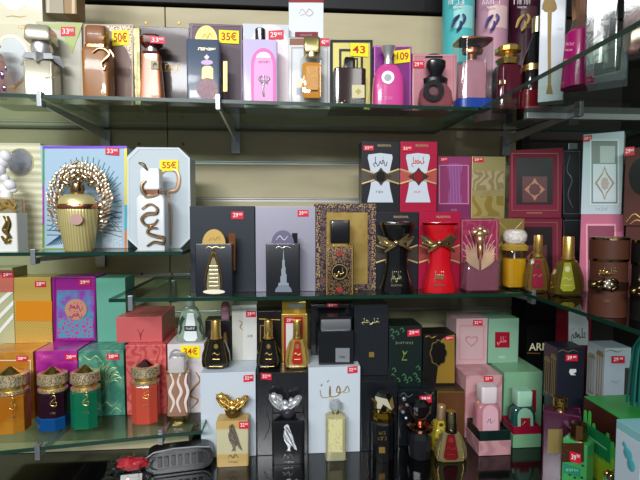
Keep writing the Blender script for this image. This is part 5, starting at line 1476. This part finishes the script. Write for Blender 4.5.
# green dripping box
o = Box('perfume_box', 'bright green dripping-pattern box with a brown top band', 619.5, 668, 418, Z, .655, .09, mat('#36a04a', .35, coat=.5))
gw, gh, gd = o.w, o.h, o.d
grn = mat('#48b84e', .35, coat=.4); brn = mat('#3c1d16', .3, coat=.5); grd = mat('#1f8a4e', .35)
xl = -gw / 2
def sideprism(name, yz, m_, off=.0008, parent=None):
    bm = bmesh.new()
    A = [bm.verts.new((xl - off, y, z)) for y, z in yz]; B_ = [bm.verts.new((xl - off + .0007, y, z)) for y, z in yz]
    bm.faces.new(A); bm.faces.new(B_[::-1])
    n = len(yz)
    for i in range(n):
        j = (i + 1) % n
        bm.faces.new((A[i], B_[i], B_[j], A[j]))
    return o.mesh(name, bm, m_, parent)
def drips(L, n, top, lo, hi, seed):
    random.seed(seed)
    pts = [(0, top)]
    pts = [(0, top), (0, lo)]
    wd = L / n
    for i in range(n):
        h = random.uniform(lo, hi)
        x0 = i * wd
        pts += [(x0 + wd * .12, lo), (x0 + wd * .2, h), (x0 + wd * .35, h + wd * .25), (x0 + wd * .5, h + wd * .33), (x0 + wd * .65, h + wd * .25), (x0 + wd * .8, h), (x0 + wd * .88, lo)]
    pts += [(L, lo), (L, top)]
    return pts
# brown field with green drips standing up into it
sideprism('brown_band', [(0, gh * .6), (gd, gh * .6), (gd, gh - .002), (0, gh - .002)], brn, .0006)
sideprism('green_drips', drips(gd, 8, gh * .35, gh * .66, gh * .87, 4), grn, .0012)
sideprism('yellow_drips', [(y, z - .012) for y, z in drips(gd, 9, gh * .25, gh * .48, gh * .76, 9)], mat('#9fbf2c', .35, coat=.4), .0018)
p = sideprism('dark_green_label', [(gd * .22, gh * .46), (gd * .85, gh * .46), (gd * .85, gh * .72), (gd * .22, gh * .72)], grd, .0026)
sideprism('label_rule', [(gd * .3, gh * .58), (gd * .78, gh * .58), (gd * .78, gh * .595), (gd * .3, gh * .595)], mat('#7fd49a', .4), .0032)
bm = bmesh.new(); prism(bm, [(xl, gh * .5), (gw / 2, gh * .5), (gw / 2, gh - .002), (xl, gh - .002)], -.0008, -.0001)
o.mesh('brown_band', bm, brn)
bm = bmesh.new(); prism(bm, [(xl + a, z) for a, z in drips(gw, 6, gh * .35, gh * .66, gh * .88, 6)], -.0014, -.0008)
o.mesh('green_drips', bm, grn)
# green bottle, turned toward the shelf
o = Box('perfume_bottle', 'green cow-spotted square bottle with a copper-gold cap and a red sticker', 560.5, 585.5, 441, Z, .70, .032, mat('#46a35a', .3, coat=.6), rz=-.95, cat='perfume bottle', bev=.0025, part='body')
w2 = o.w / 2
o.panel('brown_band', 562, 443, 584, 462, mat('#4a2a1c', .35), y=-.0001)
o.tag(570, 451, 581, 461, '39', y=-.0008, tilt=3)
o.strokes('spot_print', [[(x, y), (x + 1.2, y - .6), (x + 2, y + .4)] for x, y in ((563, 447), (566, 452), (563, 455))], 1.1, mat('#123a22', .35), y=-.0003, label='dark spots')
o.strokes('spot_print', [[(x, y), (x + 1.2, y - .6), (x + 2, y + .4)] for x, y in ((578, 470), (582, 466), (564, 472), (569, 475), (574, 478), (581, 478))], 1.1, mat('#123a22', .35), y=-.0003, label='dark spots')
o.poly('name_label', [(564, 472), (580, 477), (580, 469), (564, 463)], mat('#2c8a6c', .4), y=-.0012)
o.text('PISTACHE', 572, 470, 2.5, mat('#9fe0c0', .4), y=-.002, wpx=13, rot=12)
bm = bmesh.new()
bmesh.ops.create_cone(bm, cap_ends=True, segments=8, radius1=.0135, radius2=.0125, depth=.026, matrix=Matrix.Translation((0, .016, o.h + .0132)))
o.mesh('cap', bm, mat('#a87a50', .2, 1.))
# pale blue box
o = Box('perfume_box', 'pale aqua box with a printed bird at the photo corner', 653, 697, 452, Z, .505, .045, mat('#7fb4b8', .35, coat=.3), ztop=CAMZ - .272)
xl2 = -o.w / 2
bm = bmesh.new(); bx(bm, xl2 - .0008, xl2 - .0001, .002, .043, .004, o.h - .012); o.mesh('white_side_print', bm, mat('#b9c8d2', .4))
bm = bmesh.new()
for yy_, zz_, ry, rz_ in ((.022, o.h - .035, .008, .008), (.016, o.h - .046, .007, .009), (.028, o.h - .026, .004, .004)):
    bmesh.ops.create_icosphere(bm, subdivisions=2, radius=1, matrix=Matrix.Translation((xl2 - .0008, yy_, zz_)) @ Matrix.Diagonal((.0008, ry, rz_, 1)))
o.mesh('printed_teal_bird', bm, mat('#4fa3aa', .4), smooth=True)
o = Bot('perfume_bottle', 'small aqua bottle with a gold floral cap at the photo corner', 612, .59, Z, py0=470)
o.loft('body', [(None, 13), (486, 13), (481, 8)], mat('#7fc0cc', .15, coat=.8, tr=.3), n=4, ratio=.6)
o.blobs('floral_cap', [(612, 476, 0, 6, 5, 5), (617, 472, -.002, 4, 4, 4), (607, 473, -.002, 4, 3, 3, 30), (621, 477, -.002, 3, 5, 3)], mat('#c0a070', .2, 1.))

# ================================================================== ON THE COUNTER, under the lowest glass shelf
# clear plastic bag holding red and white sachets
it = Item('plastic_bag', 'crumpled clear plastic bag with red and white sachets lying on the counter', 'bag', (*ptY(128, 462, .80).to_2d(), Z + .0004))
it.cx = 128; it.py0 = 462
bm = bmesh.new()
bmesh.ops.create_icosphere(bm, subdivisions=4, radius=1)
random.seed(5)
from mathutils import noise
for v in bm.verts:
    n = noise.noise(v.co * 2.3) * .35 + noise.noise(v.co * 6) * .22
    v.co = Vector((v.co.x * .038 * (1 + n), v.co.y * .03 * (1 + n), max(.0008, .021 + v.co.z * .026 * (1 + n))))
it.mesh('clear_film', bm, CLEARP, smooth=False)
bm = bmesh.new(); bx(bm, -.014, .022, -.012, .010, .006, .010, .001)
wm = it.mesh('white_sachet', bm, WHITE); wm.rotation_euler = (.35, .1, .3)
bm = bmesh.new(); bmesh.ops.create_icosphere(bm, subdivisions=3, radius=1)
for v in bm.verts:
    n = noise.noise(v.co * 2.5) * .4
    v.co = Vector((.004 + v.co.x * .026 * (1 + n), .010 + v.co.y * .012 * (1 + n), .030 + v.co.z * .011 * (1 + n)))
it.mesh('red_sachet', bm, mat('#c8142c', .35, coat=.5), smooth=True)
# black oval case in film
it = Item('oval_case', 'black oval case with a ribbed lid lying on the counter beside the plastic bag', 'case', (*ptY(180, 462, .84).to_2d(), Z + .0004), rz=.16)
it.cx = 180; it.py0 = 462; k = .84 / F
def stadium(hw, hh, n=16, cz=0):
    r = hh
    return [(hw - r + r * math.cos(a), cz + r * math.sin(a)) for a in [math.pi * (-.5 + i / n) for i in range(n + 1)]] + [(-hw + r + r * math.cos(a), cz + r * math.sin(a)) for a in [math.pi * (.5 + i / n) for i in range(n + 1)]]
bm = bmesh.new(); prism(bm, stadium(.062, .0225, cz=.0235), -.012, .012); it.mesh('case_shell', bm, mat('#141416', .25, coat=.7))
bm = bmesh.new(); ringprism(bm, stadium(.056, .0175, cz=.0235), stadium(.052, .0140, cz=.0235), -.0145, -.012); it.mesh('raised_rim', bm, mat('#232326', .25, coat=.7))
bm = bmesh.new()
for i in range(7):
    bx(bm, -.038 + i * .012, -.031 + i * .012, -.0138, -.012, .014, .033, .0006)
it.mesh('ribs', bm, mat('#1b1b1e', .3, coat=.6))
bm = bmesh.new()
tube(bm, [(-.064, -.012, .030), (-.045, -.016, .044), (-.01, -.015, .0475), (.03, -.016, .0468), (.055, -.013, .042)], .0012, 5)
it.mesh('film_seam', bm, mat('#b9bcc0', .2, .3, coat=.6), smooth=True)
# corner leaflet
it = Item('black_booklet', 'black booklet with white script lying in the near corner of the counter', 'booklet', (*ptY(12, 474, .74).to_2d(), Z + .0004), rz=.1)
it.cx = 12; it.py0 = 474
bm = bmesh.new(); bx(bm, -.05, .04, -.05, .03, .0002, .014, .001); it.mesh('cover', bm, mat('#121214', .3, coat=.5))
bm = bmesh.new()
tube(bm, [(-.03, -.012, .0146), (-.015, -.004, .0146), (0, -.012, .0146), (.012, -.003, .0146), (.028, -.008, .0146)], .0022, 6, .3)
it.mesh('white_script', bm, WHITE, smooth=True)
